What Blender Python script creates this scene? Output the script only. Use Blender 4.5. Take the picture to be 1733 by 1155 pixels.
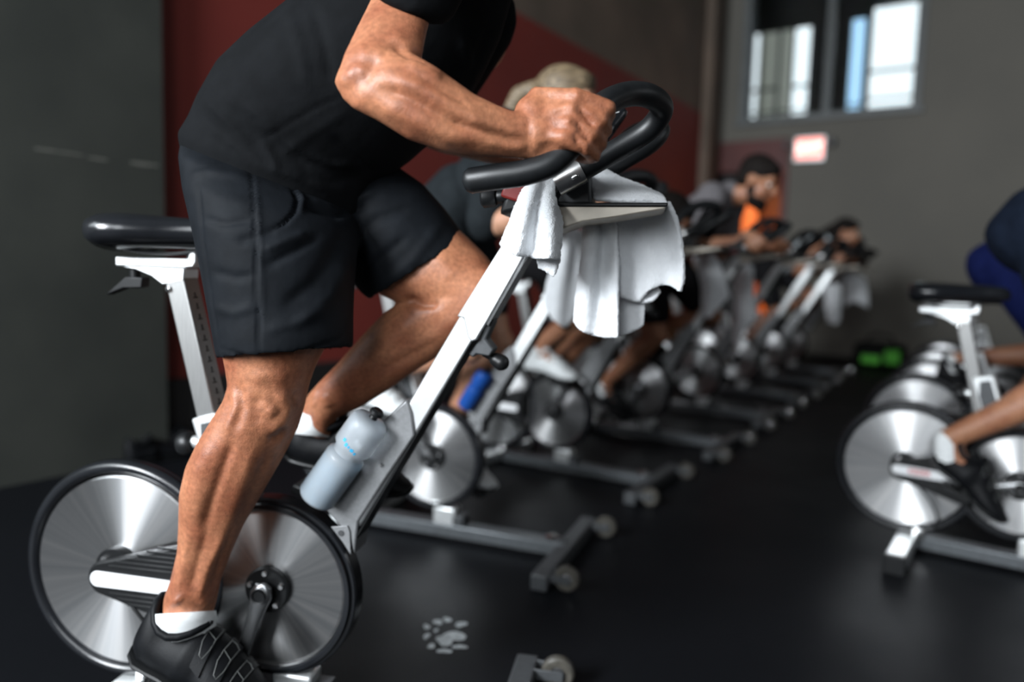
import bpy, bmesh, math, random
import numpy as np
from mathutils import Vector, Matrix, Quaternion
random.seed(7)
for o in list(bpy.data.objects): bpy.data.objects.remove(o)
scene = bpy.context.scene
COL = scene.collection
R = math.radians
# ------------------------------------------------------------------ camera
FPX, PIT, ROLL, CAMH = 1250.0, .0965, .0298, .9085
CX, CY = 866.5, 577.5
cp, sp_, cr, sr = math.cos(PIT), math.sin(PIT), math.cos(ROLL), math.sin(ROLL)
FWD = Vector((0, cp, -sp_)); UP0 = Vector((0, sp_, cp)); RT0 = Vector((1, 0, 0))
RGT = RT0*cr + UP0*sr; UPV = -RT0*sr + UP0*cr
cam = bpy.data.cameras.new('camera'); camo = bpy.data.objects.new('camera', cam); COL.objects.link(camo)
cam.sensor_width = 36; cam.lens = FPX/1733*36; cam.clip_start = .05
camo.matrix_world = Matrix(((RGT.x, UPV.x, -FWD.x, 0), (RGT.y, UPV.y, -FWD.y, 0), (RGT.z, UPV.z, -FWD.z, CAMH), (0, 0, 0, 1)))
cam.dof.use_dof = True; cam.dof.focus_distance = 1.14; cam.dof.aperture_fstop = 1.25
scene.camera = camo
# ------------------------------------------------------------------ light
w = bpy.data.worlds.new('world'); scene.world = w; w.use_nodes = True
w.node_tree.nodes['Background'].inputs[0].default_value = (.55, .72, .9, 1)
w.node_tree.nodes['Background'].inputs[1].default_value = .0
scene.view_settings.view_transform = 'Standard'; scene.view_settings.look = 'None'
scene.view_settings.exposure = 0.0; scene.view_settings.gamma = 1.0
scene.view_settings.use_curve_mapping = False
TH = R(34)                                   # direction of the long walls
DW = Vector((math.sin(TH), math.cos(TH), 0)) # along the room
NW = Vector((math.cos(TH), -math.sin(TH), 0))# from the left wall into the room
PW = Vector((-1.8, 3.08, 0))                 # a point on the left wall at the floor
def room(u, n, z=0): return PW + DW*u + NW*n + Vector((0, 0, z))
def area_light(name, loc, aim, sx, sy, power, col):
    l = bpy.data.lights.new(name, 'AREA'); l.shape = 'RECTANGLE'; l.size = sx; l.size_y = sy; l.energy = power; l.color = col
    o = bpy.data.objects.new(name, l); COL.objects.link(o); o.location = loc
    o.rotation_euler = (Vector(aim)).to_track_quat('-Z', 'Z').to_euler()
    return o
U_BACK = -5.4                                # wall behind the camera
area_light('window_and_fill_light', room(U_BACK+.25, 1.4, 2.7), DW*1.0+NW*.2+Vector((0, 0, -.25)), 1.5, 2.6, 700, (.90, .95, 1.0))
area_light('window_and_fill_light', room(U_BACK+.25, 3.9, 2.7), DW*1.0+NW*-.1+Vector((0, 0, -.2)), 1.5, 2.6, 125, (.90, .95, 1.0))
area_light('window_and_fill_light', room(-3.2, .02, 2.6), NW*1.0+DW*.35+Vector((0, 0, -.2)), 1.5, 2.6, 90, (.86, .95, 1.0))  # added left-wall window, out of view, for more side light
area_light('window_and_fill_light', room(1.5, 9.3, 3.2), -NW*1.0+Vector((0, 0, -.15)), 1.5, 2.6, 40, (.9, .95, 1.0))  # weak ambient fill from an added, unseen right-wall window

# ------------------------------------------------------------------ pixel / bike frames
BIKES = {'b1': (-.7685, 1.4538, .1782), 'b2': (-.5479, 2.55, .359), 'b3': (-.0671, 3.4585, .5263), 'b4': (.449, 4.204, .56),
         'b5': (.961, 5.013, .58), 'b6': (1.47, 5.82, .58), 'b7': (1.97, 6.62, .58), 'b8': (2.43, 7.36, .58),
         'r1': (1.3585, 2.471, .61), 'r2': (1.813, 3.243, .61), 'r3': (2.24, 3.896, .61), 'r4': (2.634, 4.529, .61), 'r5': (3.03, 5.147, .61)}
def frame(b):
    x, y, f = BIKES[b]
    return Vector((x, y, 0)), Vector((math.cos(f), -math.sin(f), 0)), Vector((math.sin(f), math.cos(f), 0))
def ray(px, py):
    return FWD + RGT*((px-CX)/FPX) - UPV*((py-CY)/FPX)
CAMP = Vector((0, 0, CAMH))
def at(px, py, lat, b='b1'):                 # point of the plane at that lateral offset in a bike's frame
    o, fw, lf = frame(b); r = ray(px, py)
    return CAMP + r*((lat-(CAMP-o).dot(lf))/r.dot(lf))
def L(px, py, lat, b='b1'):                  # same, in bike coordinates
    o, fw, lf = frame(b); p = at(px, py, lat, b)-o
    return Vector((p.dot(fw), lat, p.z))
def W(b, x, y, z):
    o, fw, lf = frame(b); return o+fw*x+lf*y+Vector((0, 0, z))

# ------------------------------------------------------------------ materials
def mat(name, col, rough=.5, metal=0, noise=0, scale=20, bump=0, bscale=200, spec=.5, col2=None, detail=4, stretch=None, **kw):
    m = bpy.data.materials.new(name); m.use_nodes = True; nt = m.node_tree; N = nt.nodes; K = nt.links
    b = N['Principled BSDF']; b.inputs['Roughness'].default_value = rough; b.inputs['Metallic'].default_value = metal
    b.inputs['Base Color'].default_value = (*col, 1); b.inputs['Specular IOR Level'].default_value = spec
    for k, v in kw.items(): b.inputs[k.replace('_', ' ')].default_value = v
    tc = N.new('ShaderNodeTexCoord'); vec = tc.outputs['Object']
    if stretch:
        mp = N.new('ShaderNodeMapping'); mp.inputs['Scale'].default_value = stretch; K.new(vec, mp.inputs[0]); vec = mp.outputs[0]
    if noise or col2:
        n = N.new('ShaderNodeTexNoise'); n.inputs['Scale'].default_value = scale; n.inputs['Detail'].default_value = detail; K.new(vec, n.inputs['Vector'])
        rp = N.new('ShaderNodeValToRGB'); c2 = col2 or tuple(max(0, c*(1-noise)) for c in col); c1 = col if col2 else tuple(c*(1+noise) for c in col)
        rp.color_ramp.elements[0].position = .35; rp.color_ramp.elements[1].position = .68
        rp.color_ramp.elements[0].color = (*c2, 1); rp.color_ramp.elements[1].color = (*c1, 1)
        K.new(n.outputs['Fac'], rp.inputs[0]); K.new(rp.outputs[0], b.inputs['Base Color'])
    if bump:
        n2 = N.new('ShaderNodeTexNoise'); n2.inputs['Scale'].default_value = bscale; n2.inputs['Detail'].default_value = 3; K.new(vec, n2.inputs['Vector'])
        bp = N.new('ShaderNodeBump'); bp.inputs['Strength'].default_value = bump; bp.inputs['Distance'].default_value = .002
        K.new(n2.outputs['Fac'], bp.inputs['Height']); K.new(bp.outputs[0], b.inputs['Normal'])
    return m
def emis(name, col, s):
    m = bpy.data.materials.new(name); m.use_nodes = True; b = m.node_tree.nodes['Principled BSDF']
    b.inputs['Base Color'].default_value = (*col, 1); b.inputs['Emission Color'].default_value = (*col, 1); b.inputs['Emission Strength'].default_value = s
    return m
M = {}
M['rubber'] = mat('black_rubber', (.009, .010, .011), .40, noise=.2, scale=60, bump=.12, bscale=700, spec=.4)
M['plastic'] = mat('black_plastic', (.007, .0075, .008), .40, noise=.15, scale=30, spec=.32)
M['gloss'] = mat('black_gloss_vinyl', (.010, .011, .013), .22, noise=.15, scale=12, bump=.06, bscale=500)
M['white_paint'] = mat('white_silver_paint', (.80, .82, .82), .40, metal=.8, noise=.04, scale=40)
M['grey_paint'] = mat('grey_metallic_paint', (.23, .235, .24), .42, metal=.35, noise=.08, scale=160, bump=.05, bscale=900)
M['dark_paint'] = mat('dark_grey_paint', (.07, .074, .078), .45, metal=.3, noise=.1, scale=80)
M['rail_paint'] = mat('rail_grey_paint', (.12, .13, .138), .4, metal=.5, noise=.1, scale=60)
M['alu'] = mat('brushed_aluminium', (.30, .30, .295), .36, metal=.85, noise=.06, scale=9, stretch=(60, 60, 3))
M['chrome'] = mat('polished_steel', (.72, .72, .72), .16, metal=1.0, noise=.03, scale=40)
M['chrome2'] = mat('satin_steel', (.68, .68, .67), .30, metal=.9, noise=.03, scale=40)
M['darkmetal'] = mat('dark_crank_metal', (.26, .265, .27), .26, metal=.9, noise=.08, scale=30)
M['beige'] = mat('beige_tray_metal', (.62, .56, .47), .4, metal=.15, noise=.06, scale=30)
M['label'] = mat('white_label', (.82, .83, .84), .4, noise=.02, scale=30)
M['red'] = mat('red_print', (.45, .03, .03), .5, noise=.1, scale=50)
M['redpart'] = mat('red_bracket', (.14, .012, .010), .4, noise=.1, scale=50)
M['amber'] = mat('smoky_caster_tyre', (.065, .060, .050), .4, noise=.2, scale=60)
def disc_mat():
    m = bpy.data.materials.new('spun_aluminium'); m.use_nodes = True; nt = m.node_tree; N = nt.nodes; K = nt.links; b = N['Principled BSDF']
    b.inputs['Metallic'].default_value = 1; b.inputs['Anisotropic'].default_value = .9; b.inputs['Anisotropic Rotation'].default_value = .25; b.inputs['Roughness'].default_value = .29
    t = N.new('ShaderNodeTangent'); t.direction_type = 'RADIAL'; t.axis = 'Y'; K.new(t.outputs[0], b.inputs['Tangent'])
    tc = N.new('ShaderNodeTexCoord'); sx = N.new('ShaderNodeSeparateXYZ'); K.new(tc.outputs['Object'], sx.inputs[0])
    a = N.new('ShaderNodeMath'); a.operation = 'ARCTAN2'; K.new(sx.outputs['X'], a.inputs[0]); K.new(sx.outputs['Z'], a.inputs[1])
    n = N.new('ShaderNodeTexNoise'); n.noise_dimensions = '1D'; n.inputs['Scale'].default_value = 7; n.inputs['Detail'].default_value = 8; K.new(a.outputs[0], n.inputs['W'])
    rp = N.new('ShaderNodeValToRGB'); rp.color_ramp.elements[0].position = .3; rp.color_ramp.elements[1].position = .7
    rp.color_ramp.elements[0].color = (.48, .49, .50, 1); rp.color_ramp.elements[1].color = (.66, .655, .65, 1)  # radial highlight streaks painted into the base colour
    K.new(n.outputs['Fac'], rp.inputs[0]); K.new(rp.outputs[0], b.inputs['Base Color'])
    return m
M['disc'] = disc_mat()
def skin(name, c1, c2, sss=.12):
    m = mat(name, c1, .47, col2=c2, scale=14, detail=6, bump=.32, bscale=380, spec=.45)
    b = m.node_tree.nodes['Principled BSDF']; b.inputs['Subsurface Weight'].default_value = sss
    N = m.node_tree.nodes; K = m.node_tree.links; src = b.inputs['Base Color'].links[0].from_socket
    n3 = N.new('ShaderNodeTexNoise'); n3.inputs['Scale'].default_value = 130; n3.inputs['Detail'].default_value = 5; tc = [q for q in N if q.type == 'TEX_COORD'][0]; K.new(tc.outputs['Object'], n3.inputs['Vector'])
    mr = N.new('ShaderNodeMapRange'); mr.inputs['From Min'].default_value = .3; mr.inputs['From Max'].default_value = .7; mr.inputs['To Min'].default_value = .72; mr.inputs['To Max'].default_value = 1.12; K.new(n3.outputs['Fac'], mr.inputs['Value'])
    mx = N.new('ShaderNodeVectorMath'); mx.operation = 'SCALE'; K.new(src, mx.inputs[0]); K.new(mr.outputs[0], mx.inputs['Scale']); K.new(mx.outputs[0], b.inputs['Base Color'])
    b.inputs['Subsurface Radius'].default_value = (.010, .004, .002); b.inputs['Subsurface Scale'].default_value = 1.0
    return m
M['skin'] = skin('tanned_skin', (.43, .180, .092), (.27, .092, .046), .05)
M['skin_light'] = skin('fair_skin', (.62, .34, .22), (.52, .24, .14))
M['skin_mid'] = skin('olive_skin', (.42, .20, .11), (.32, .13, .07))
M['skin_dark'] = skin('brown_skin', (.17, .075, .04), (.11, .045, .025))
def cloth(name, col, rough=.85, bscale=60, bump=.35, **k): return mat(name, col, rough, noise=.15, scale=25, bump=bump, bscale=bscale, spec=.08, **k)
M['tee'] = cloth('black_tee', (.0045, .005, .0058), stretch=(1, 1, 1))
M['shorts'] = cloth('charcoal_shorts', (.0070, .0084, .0105), .66, 45)
M['grey_tee'] = cloth('grey_tee', (.13, .122, .128))
M['navy'] = cloth('navy_cloth', (.007, .011, .021))
M['black_cloth'] = cloth('black_cloth', (.010, .010, .011))
M['white_cloth'] = cloth('white_cloth', (.55, .60, .62))
M['blue_cloth'] = cloth('blue_cloth', (.006, .010, .055))
M['green_cloth'] = cloth('green_cloth', (.01, .22, .05))
M['brown_cloth'] = cloth('brown_cloth', (.05, .03, .022))
M['charcoal_cloth'] = cloth('grey_black_cloth', (.013, .016, .018))
M['towel'] = mat('white_terry', (.80, .82, .84), .95, noise=.05, scale=30, bump=1.0, bscale=420, spec=.15, Sheen_Weight=.3)
M['sock'] = mat('white_sock', (.78, .80, .80), .9, noise=.05, scale=30, bump=.5, bscale=300, stretch=(1, 1, 4), spec=.2)
M['shoe'] = mat('black_shoe', (.0045, .005, .006), .52, noise=.2, scale=40, bump=.15, bscale=300, spec=.14)
M['shoe_line'] = mat('grey_shoe_print', (.11, .115, .11), .5, noise=.1, scale=50)
M['shoe_white'] = mat('white_shoe', (.75, .78, .78), .6, noise=.05, scale=30)
M['hair_dark'] = mat('dark_hair', (.008, .006, .005), .75, noise=.3, scale=40, bump=.6, bscale=90, stretch=(1, 8, 1), spec=.15)
M['hair_blonde'] = mat('blonde_hair', (.24, .175, .10), .55, col2=(.045, .030, .018), scale=26, bump=.6, bscale=90, stretch=(.5, 6, 6))
M['eye'] = mat('eye_white', (.7, .68, .65), .2, noise=.02, scale=30)
M['iris'] = mat('iris', (.03, .02, .012), .2, noise=.05, scale=100)
# ------------------------------------------------------------------ mesh helpers
class MB:
    def __init__(s): s.v = []; s.f = []
    def add(s, v, f):
        n = len(s.v); s.v += [tuple(p) for p in v]; s.f += [tuple(i+n for i in q) for q in f]; return s
    def box(s, x0, x1, y0, y1, z0, z1):
        return s.add([(x, y, z) for x in (x0, x1) for y in (y0, y1) for z in (z0, z1)],
                     [(0, 1, 3, 2), (4, 6, 7, 5), (0, 4, 5, 1), (2, 3, 7, 6), (0, 2, 6, 4), (1, 5, 7, 3)])
    def obox(s, c, ux, uy, uz):
        c = Vector(c); ux, uy, uz = Vector(ux), Vector(uy), Vector(uz)
        return s.add([c+ux*a+uy*b+uz*d for a in (-1, 1) for b in (-1, 1) for d in (-1, 1)],
                     [(0, 1, 3, 2), (4, 6, 7, 5), (0, 4, 5, 1), (2, 3, 7, 6), (0, 2, 6, 4), (1, 5, 7, 3)])
    def prism(s, pts, y0, y1):               # (x,z) outline extruded along y
        n = len(pts); v = [(p[0], y0, p[1]) for p in pts]+[(p[0], y1, p[1]) for p in pts]
        f = [tuple(range(n)), tuple(range(2*n-1, n-1, -1))]+[(i, (i+1) % n+0, (i+1) % n+n, i+n) for i in range(n)]
        return s.add(v, [f[0], f[1]]+[(q[1], q[0], q[3], q[2]) for q in f[2:]])
    def lathe(s, prof, c=(0, 0, 0), ax=(0, 1, 0), seg=48):   # prof (r, along); closed if ends at r=0
        ax = Vector(ax).normalized(); u = ax.orthogonal().normalized(); w_ = ax.cross(u); c = Vector(c)
        v = []; f = []; n = len(prof)
        for r, h in prof:
            for k in range(seg):
                a = 2*math.pi*k/seg; v.append(c+ax*h+(u*math.cos(a)+w_*math.sin(a))*r)
        for i in range(n-1):
            for k in range(seg): f.append((i*seg+k, i*seg+(k+1) % seg, (i+1)*seg+(k+1) % seg, (i+1)*seg+k))
        if prof[0][0] > 1e-6 and prof[0] != prof[-1]: f.append(tuple(range(seg-1, -1, -1)))
        if prof[-1][0] > 1e-6 and prof[0] != prof[-1]: f.append(tuple((n-1)*seg+k for k in range(seg)))
        return s.add(v, f)
    def loft(s, rings, seg=24, cap=True, power=1.0):   # rings (centre, half axis u, half axis v)
        v = []; f = []; n = len(rings)
        for c, a, b in rings:
            for k in range(seg):
                t = 2*math.pi*k/seg; ct, st = math.cos(t), math.sin(t)
                if power != 1: ct = math.copysign(abs(ct)**power, ct); st = math.copysign(abs(st)**power, st)
                v.append(Vector(c)+Vector(a)*ct+Vector(b)*st)
        for i in range(n-1):
            for k in range(seg): f.append((i*seg+k, (i+1)*seg+k, (i+1)*seg+(k+1) % seg, i*seg+(k+1) % seg))
        if cap: f.append(tuple(range(seg))); f.append(tuple((n-1)*seg+k for k in range(seg-1, -1, -1)))
        return s.add(v, f)
    def tube(s, pts, r, seg=16, cap=True, round_ends=False):
        pts = [Vector(p) for p in pts]; rs = r if isinstance(r, (list, tuple)) else [r]*len(pts); rings = []
        u = None
        for i, p in enumerate(pts):
            t = (pts[min(i+1, len(pts)-1)]-pts[max(i-1, 0)]).normalized()
            u = t.orthogonal().normalized() if u is None else (u-t*u.dot(t)).normalized()
            w_ = t.cross(u); 
            if round_ends and i == 0:
                for a in (.15, .5, .8): rings.append((p-t*rs[i]*math.sqrt(1-a*a)*.6, u*rs[i]*a, w_*rs[i]*a))
            rings.append((p, u*rs[i], w_*rs[i]))
            if round_ends and i == len(pts)-1:
                for a in (.8, .5, .15): rings.append((p+t*rs[i]*math.sqrt(1-a*a)*.6, u*rs[i]*a, w_*rs[i]*a))
        return s.loft(rings, seg, cap)
    def capsule(s, p0, r0, p1, r1, seg=14):
        p0, p1 = Vector(p0), Vector(p1); t = (p1-p0).normalized(); u = t.orthogonal().normalized(); w_ = t.cross(u); rings = []
        for a in (75, 50, 25): c, q = math.cos(R(a)), math.sin(R(a)); rings.append((p0-t*r0*q, u*r0*c, w_*r0*c))
        for k in range(5): g = k/4; rr = r0+(r1-r0)*g; rings.append((p0.lerp(p1, g), u*rr, w_*rr))
        for a in (25, 50, 75): c, q = math.cos(R(a)), math.sin(R(a)); rings.append((p1+t*r1*q, u*r1*c, w_*r1*c))
        return s.loft(rings, seg)
    def ell(s, c, a, b, d, seg=16):          # ellipsoid with half axis vectors
        c, a, b, d = Vector(c), Vector(a), Vector(b), Vector(d); rings = []
        for k in range(1, 10): t = math.pi*k/10; rings.append((c-a*math.cos(t), b*math.sin(t), d*math.sin(t)))
        return s.loft(rings, seg)
    def mesh(s, name):
        me = bpy.data.meshes.new(name); me.from_pydata(s.v, [], s.f)
        bm = bmesh.new(); bm.from_mesh(me); bmesh.ops.recalc_face_normals(bm, faces=bm.faces); bm.to_mesh(me); bm.free()
        return me
def smooth(me, ang=35):
    me.polygons.foreach_set('use_smooth', [True]*len(me.polygons))
    if ang < 180: me.set_sharp_from_angle(angle=R(ang))
    me.update(); return me
def obj(name, me, m, parent=None, bevel=0, loc=None, ang=35):
    if isinstance(me, MB): me = me.mesh(name)
    if not me.materials:
        me.materials.append(M[m] if isinstance(m, str) else m); smooth(me, ang)
    o = bpy.data.objects.new(name, me); COL.objects.link(o)
    if parent: o.parent = parent
    if loc is not None: o.location = loc
    if bevel:
        b = o.modifiers.new('bevel', 'BEVEL'); b.width = bevel; b.segments = 2; b.limit_method = 'ANGLE'; b.angle_limit = R(40)
    return o
def tag(o, label, cat, group=None, kind=None):
    o['label'] = label
    if cat: o['category'] = cat
    if group: o['group'] = group
    if kind: o['kind'] = kind
    return o
def struct(name, me, m, label=None, parent=None, bevel=0):
    o = obj(name, me, m, parent, bevel)
    if not parent: o['kind'] = 'structure'
    if label: o['label'] = label
    return o
def empty(name, loc=(0, 0, 0), rz=0):
    o = bpy.data.objects.new(name, None); COL.objects.link(o); o.location = loc; o.rotation_euler = (0, 0, rz); o.empty_display_size = .1
    return o
def cr_path(pts, n=8):                       # Catmull-Rom through points
    P = [Vector(p) for p in pts]; P = [P[0]*2-P[1]]+P+[P[-1]*2-P[-2]]; out = []
    for i in range(1, len(P)-2):
        for k in range(n):
            t = k/n; a, b, c, d = P[i-1], P[i], P[i+1], P[i+2]
            out.append(.5*((2*b)+(c-a)*t+(2*a-5*b+4*c-d)*t*t+(3*b-a-3*c+d)*t**3))
    out.append(P[-2]); return out
def remesh(mb, voxel, iters=4, fac=.5):      # union of overlapping solids -> one continuous surface
    me = mb.mesh('tmp'); o = bpy.data.objects.new('tmp', me); COL.objects.link(o)
    r = o.modifiers.new('r', 'REMESH'); r.mode = 'VOXEL'; r.voxel_size = voxel; r.use_smooth_shade = True
    if iters: s = o.modifiers.new('s', 'SMOOTH'); s.iterations = iters; s.factor = fac
    dg = bpy.context.evaluated_depsgraph_get(); dg.update()
    out = bpy.data.meshes.new_from_object(o.evaluated_get(dg)); bpy.data.objects.remove(o); bpy.data.meshes.remove(me)
    return out
def shift(me, v): me.transform(Matrix.Translation(Vector(v))); return me
def project(co):
    d = co-np.array(CAMP); a = d@np.array(RGT); b = -(d@np.array(UPV)); z = d@np.array(FWD)
    return np.stack([CX+a/z*FPX, CY+b/z*FPX], -1), z
def sculpt(me, strokes, facing=.15):
    """raise (+) or press in (-) soft lines along the surface; strokes: (points, width px, height m)"""
    n = len(me.vertices); co = np.empty(n*3); me.vertices.foreach_get('co', co); co = co.reshape(-1, 3)
    no = np.empty(n*3); me.vertex_normals.foreach_get('vector', no); no = no.reshape(-1, 3)
    uv, z = project(co); vd = np.array(CAMP)-co; vd /= np.linalg.norm(vd, axis=1)[:, None]
    fc = np.clip(((vd*no).sum(1)-facing)/.25, 0, 1); disp = np.zeros(n)
    for pts, wd, h in strokes:
        P = np.array(pts, float); best = np.full(n, 1e9); tt = np.zeros(n); ln = 0
        tot = np.hypot(*np.diff(P, axis=0).T).sum()
        for a, b in zip(P[:-1], P[1:]):
            ab = b-a; l2 = ab@ab; t = np.clip(((uv-a)@ab)/l2, 0, 1); d = np.hypot(*(uv-a-t[:, None]*ab).T)
            m = d < best; best[m] = d[m]; tt[m] = (ln+t[m]*math.sqrt(l2))/tot; ln += math.sqrt(l2)
        taper = np.clip(np.minimum(tt, 1-tt)*5+.25, 0, 1)
        disp += h*np.exp(-(best/wd)**2)*taper*fc
    co += no*disp[:, None]; me.vertices.foreach_set('co', co.ravel()); me.update()
    return me
def sections(secs, b='b1'):                  # limb sections from outline pairs (ax,ay,bx,by,lateral,depth ratio)
    C = [at((s[0]+s[2])/2, (s[1]+s[3])/2, s[4], b) for s in secs]; rings = []
    for i, s in enumerate(secs):
        ax = (C[min(i+1, len(C)-1)]-C[max(i-1, 0)]).normalized(); v = (C[i]-CAMP); dep = v.dot(FWD); vn = v.normalized()
        hw = math.hypot(s[2]-s[0], s[3]-s[1])/2*dep/FPX
        e = (ray(s[2], s[3])-ray(s[0], s[1])).normalized()
        e = (e-vn*e.dot(vn)).normalized(); d = vn
        rings.append((C[i], e*hw, d*hw*s[5]))
    return rings
def roundcap(rings):                         # close a loft with soft ends
    def cap(r, nx):
        t = (r[0]-nx[0]).normalized(); h = (r[1].length+r[2].length)/2; return [(r[0]+t*h*q*.5, r[1]*c, r[2]*c) for c, q in ((.85, .5), (.5, .87), (.15, 1))]
    return list(reversed(cap(rings[0], rings[1])))+rings+cap(rings[-1], rings[-2])
# ================================================================== THE ROOM
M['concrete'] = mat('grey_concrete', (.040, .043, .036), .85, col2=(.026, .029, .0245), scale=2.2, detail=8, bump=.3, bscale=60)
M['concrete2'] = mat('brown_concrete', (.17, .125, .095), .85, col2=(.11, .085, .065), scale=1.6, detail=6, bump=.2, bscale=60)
M['redwall'] = mat('dark_red_wall_paint', (.20, .026, .018), .7, col2=(.165, .021, .015), scale=1.5, detail=5, bump=.1, bscale=80)
M['greywall'] = mat('warm_grey_wall_paint', (.165, .155, .132), .8, col2=(.14, .133, .115), scale=.9, detail=5, bump=.1, bscale=80)
M['darkwall'] = mat('dark_wall_paint', (.06, .06, .058), .8, noise=.15, scale=2)
M['ceiling'] = mat('dark_ceiling_paint', (.05, .05, .05), .9, noise=.1, scale=2)
M['trim'] = mat('black_base_trim', (.012, .011, .011), .6, noise=.15, scale=4)
M['frame'] = mat('grey_window_frame', (.12, .13, .13), .5, noise=.1, scale=6)
def floor_mat():
    m = bpy.data.materials.new('speckled_black_rubber_floor'); m.use_nodes = True; nt = m.node_tree; N = nt.nodes; K = nt.links; b = N['Principled BSDF']
    tc = N.new('ShaderNodeTexCoord')
    v = N.new('ShaderNodeTexVoronoi'); v.inputs['Scale'].default_value = 230; K.new(tc.outputs['Object'], v.inputs['Vector'])
    r1 = N.new('ShaderNodeValToRGB'); r1.color_ramp.elements[0].position = .0; r1.color_ramp.elements[0].color = (.018, .020, .024, 1)
    r1.color_ramp.elements[1].position = .22; r1.color_ramp.elements[1].color = (.0048, .0054, .0068, 1)
    K.new(v.outputs['Distance'], r1.inputs[0])
    n = N.new('ShaderNodeTexNoise'); n.inputs['Scale'].default_value = 2.2; n.inputs['Detail'].default_value = 6; K.new(tc.outputs['Object'], n.inputs['Vector'])
    mr = N.new('ShaderNodeMapRange'); mr.inputs['To Min'].default_value = .42; mr.inputs['To Max'].default_value = .68; K.new(n.outputs['Fac'], mr.inputs['Value'])
    K.new(mr.outputs[0], b.inputs['Roughness']); K.new(r1.outputs[0], b.inputs['Base Color'])
    n2 = N.new('ShaderNodeTexNoise'); n2.inputs['Scale'].default_value = 260; K.new(tc.outputs['Object'], n2.inputs['Vector'])
    bp = N.new('ShaderNodeBump'); bp.inputs['Strength'].default_value = .35; bp.inputs['Distance'].default_value = .002; K.new(n2.outputs['Fac'], bp.inputs['Height']); K.new(bp.outputs[0], b.inputs['Normal'])
    b.inputs['Specular IOR Level'].default_value = .10
    return m
M['floor'] = floor_mat()
U_FAR = 7.88; N_W = 9.5; CEIL = 5.6
def rbox(u0, u1, n0, n1, z0, z1):            # box in room coordinates (along, across, up)
    c = room((u0+u1)/2, (n0+n1)/2, (z0+z1)/2); return MB().obox(c, DW*(u1-u0)/2, NW*(n1-n0)/2, Vector((0, 0, (z1-z0)/2)))
struct('floor', rbox(U_BACK-.3, U_FAR+2.2, -.6, N_W+.3, -.1, 0), 'floor', 'black speckled rubber gym floor')
struct('ceiling', rbox(U_BACK-.3, U_FAR+2.2, -.6, N_W+.3, CEIL, CEIL+.1), 'ceiling', 'dark high ceiling')
# left side: concrete pier, recessed red wall, brown pier at the far end
struct('wall_left', rbox(.30, 7.30, -.45, -.08, 0, 2.86), 'redwall', 'dark red painted wall behind the row of bikes')
struct('wall_upper_left', rbox(.30, 7.30, -.45, -.08, 2.86, CEIL), 'concrete2', 'brown unpainted wall above the red paint')
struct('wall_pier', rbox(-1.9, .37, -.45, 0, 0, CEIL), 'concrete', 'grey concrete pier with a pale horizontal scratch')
struct('wall_pier_far', rbox(7.30, 7.62, -.45, 0.02, 0, CEIL), 'concrete2', 'brown concrete pier in the far corner')
struct('baseboard_left', rbox(.38, 7.29, -.078, -.05, 0.002, .34), 'trim', 'tall black base trim under the red wall')
M['scratch'] = mat('pale_scratch', (.16, .16, .14), .9, noise=.3, scale=20)
for k, (u0, u1, z, h) in enumerate([(-.16, .02, 1.325, .006), (.04, .12, 1.318, .007), (.22, .30, 1.322, .012), (.30, .345, 1.324, .006)]):
    struct('scratch', rbox(u0, u1, -.001, .0012, z-h/2, z+h/2), 'scratch', parent=bpy.data.objects['wall_pier'])
# far wall with doorway and high window
bw = MB()
def farbox(n0, n1, z0, z1, d0=0, d1=.2): 
    c = room(U_FAR+(d0+d1)/2, (n0+n1)/2, (z0+z1)/2); return (c, DW*(d1-d0)/2, NW*(n1-n0)/2, Vector((0, 0, (z1-z0)/2)))
DN0, DN1, DZ = -.14, .82, 2.575; WN0, WN1, WZ0, WZ1 = .24, 2.15, 2.86, 4.75
for a in [(-.6, DN0, 0, WZ0), (DN0, DN1, DZ, WZ0), (DN1, N_W+.3, 0, WZ0), (-.6, WN0, WZ0, CEIL), (WN1, N_W+.3, WZ0, CEIL), (WN0, WN1, WZ1, CEIL)]: bw.obox(*farbox(*a))
struct('wall_far', bw, 'greywall', 'warm grey far wall with a high window and a doorway')
rw = MB()
for u0, u1, z0, z1 in [(U_BACK, .7, 0, CEIL), (2.3, U_FAR+.2, 0, CEIL), (.7, 2.3, 0, 1.8), (.7, 2.3, 4.6, CEIL)]: rw.obox(room((u0+u1)/2, N_W+.1, (z0+z1)/2), DW*(u1-u0)/2, NW*.1, Vector((0, 0, (z1-z0)/2)))
struct('wall_right', rw, 'darkwall')
# window in the far wall: frame, sill, mullion, panes
wf = empty('window_1', room(U_FAR, (WN0+WN1)/2, WZ0)); wf['kind'] = 'structure'; wf['label'] = 'high interior window in the far wall with bright daylight behind'
def wpart(name, n0, n1, z0, z1, d0, d1, m):
    c, a, b_, d = farbox(n0, n1, z0, z1, d0, d1); o = obj(name, MB().obox(c-wf.location, a, b_, d), m, wf, .004); return o
wpart('sill', WN0-.08, WN1+.08, WZ0-.09, WZ0, -.05, .2, 'frame')
wpart('frame_side', WN0-.05, WN0+.04, WZ0, WZ1, -.03, .2, 'frame'); wpart('frame_side', WN1-.04, WN1+.05, WZ0, WZ1, -.03, .2, 'frame')
wpart('frame_top', WN0, WN1, WZ1-.05, WZ1+.05, -.03, .2, 'frame')
wpart('mullion', 1.16, 1.24, WZ0, WZ1-.05, .02, .12, 'frame')
g = bpy.data.materials.new('window_glass'); g.use_nodes = True; gb = g.node_tree.nodes['Principled BSDF']
gb.inputs['Transmission Weight'].default_value = 1; gb.inputs['Roughness'].default_value = .03; gb.inputs['IOR'].default_value = 1.05; M['glass'] = g
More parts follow.
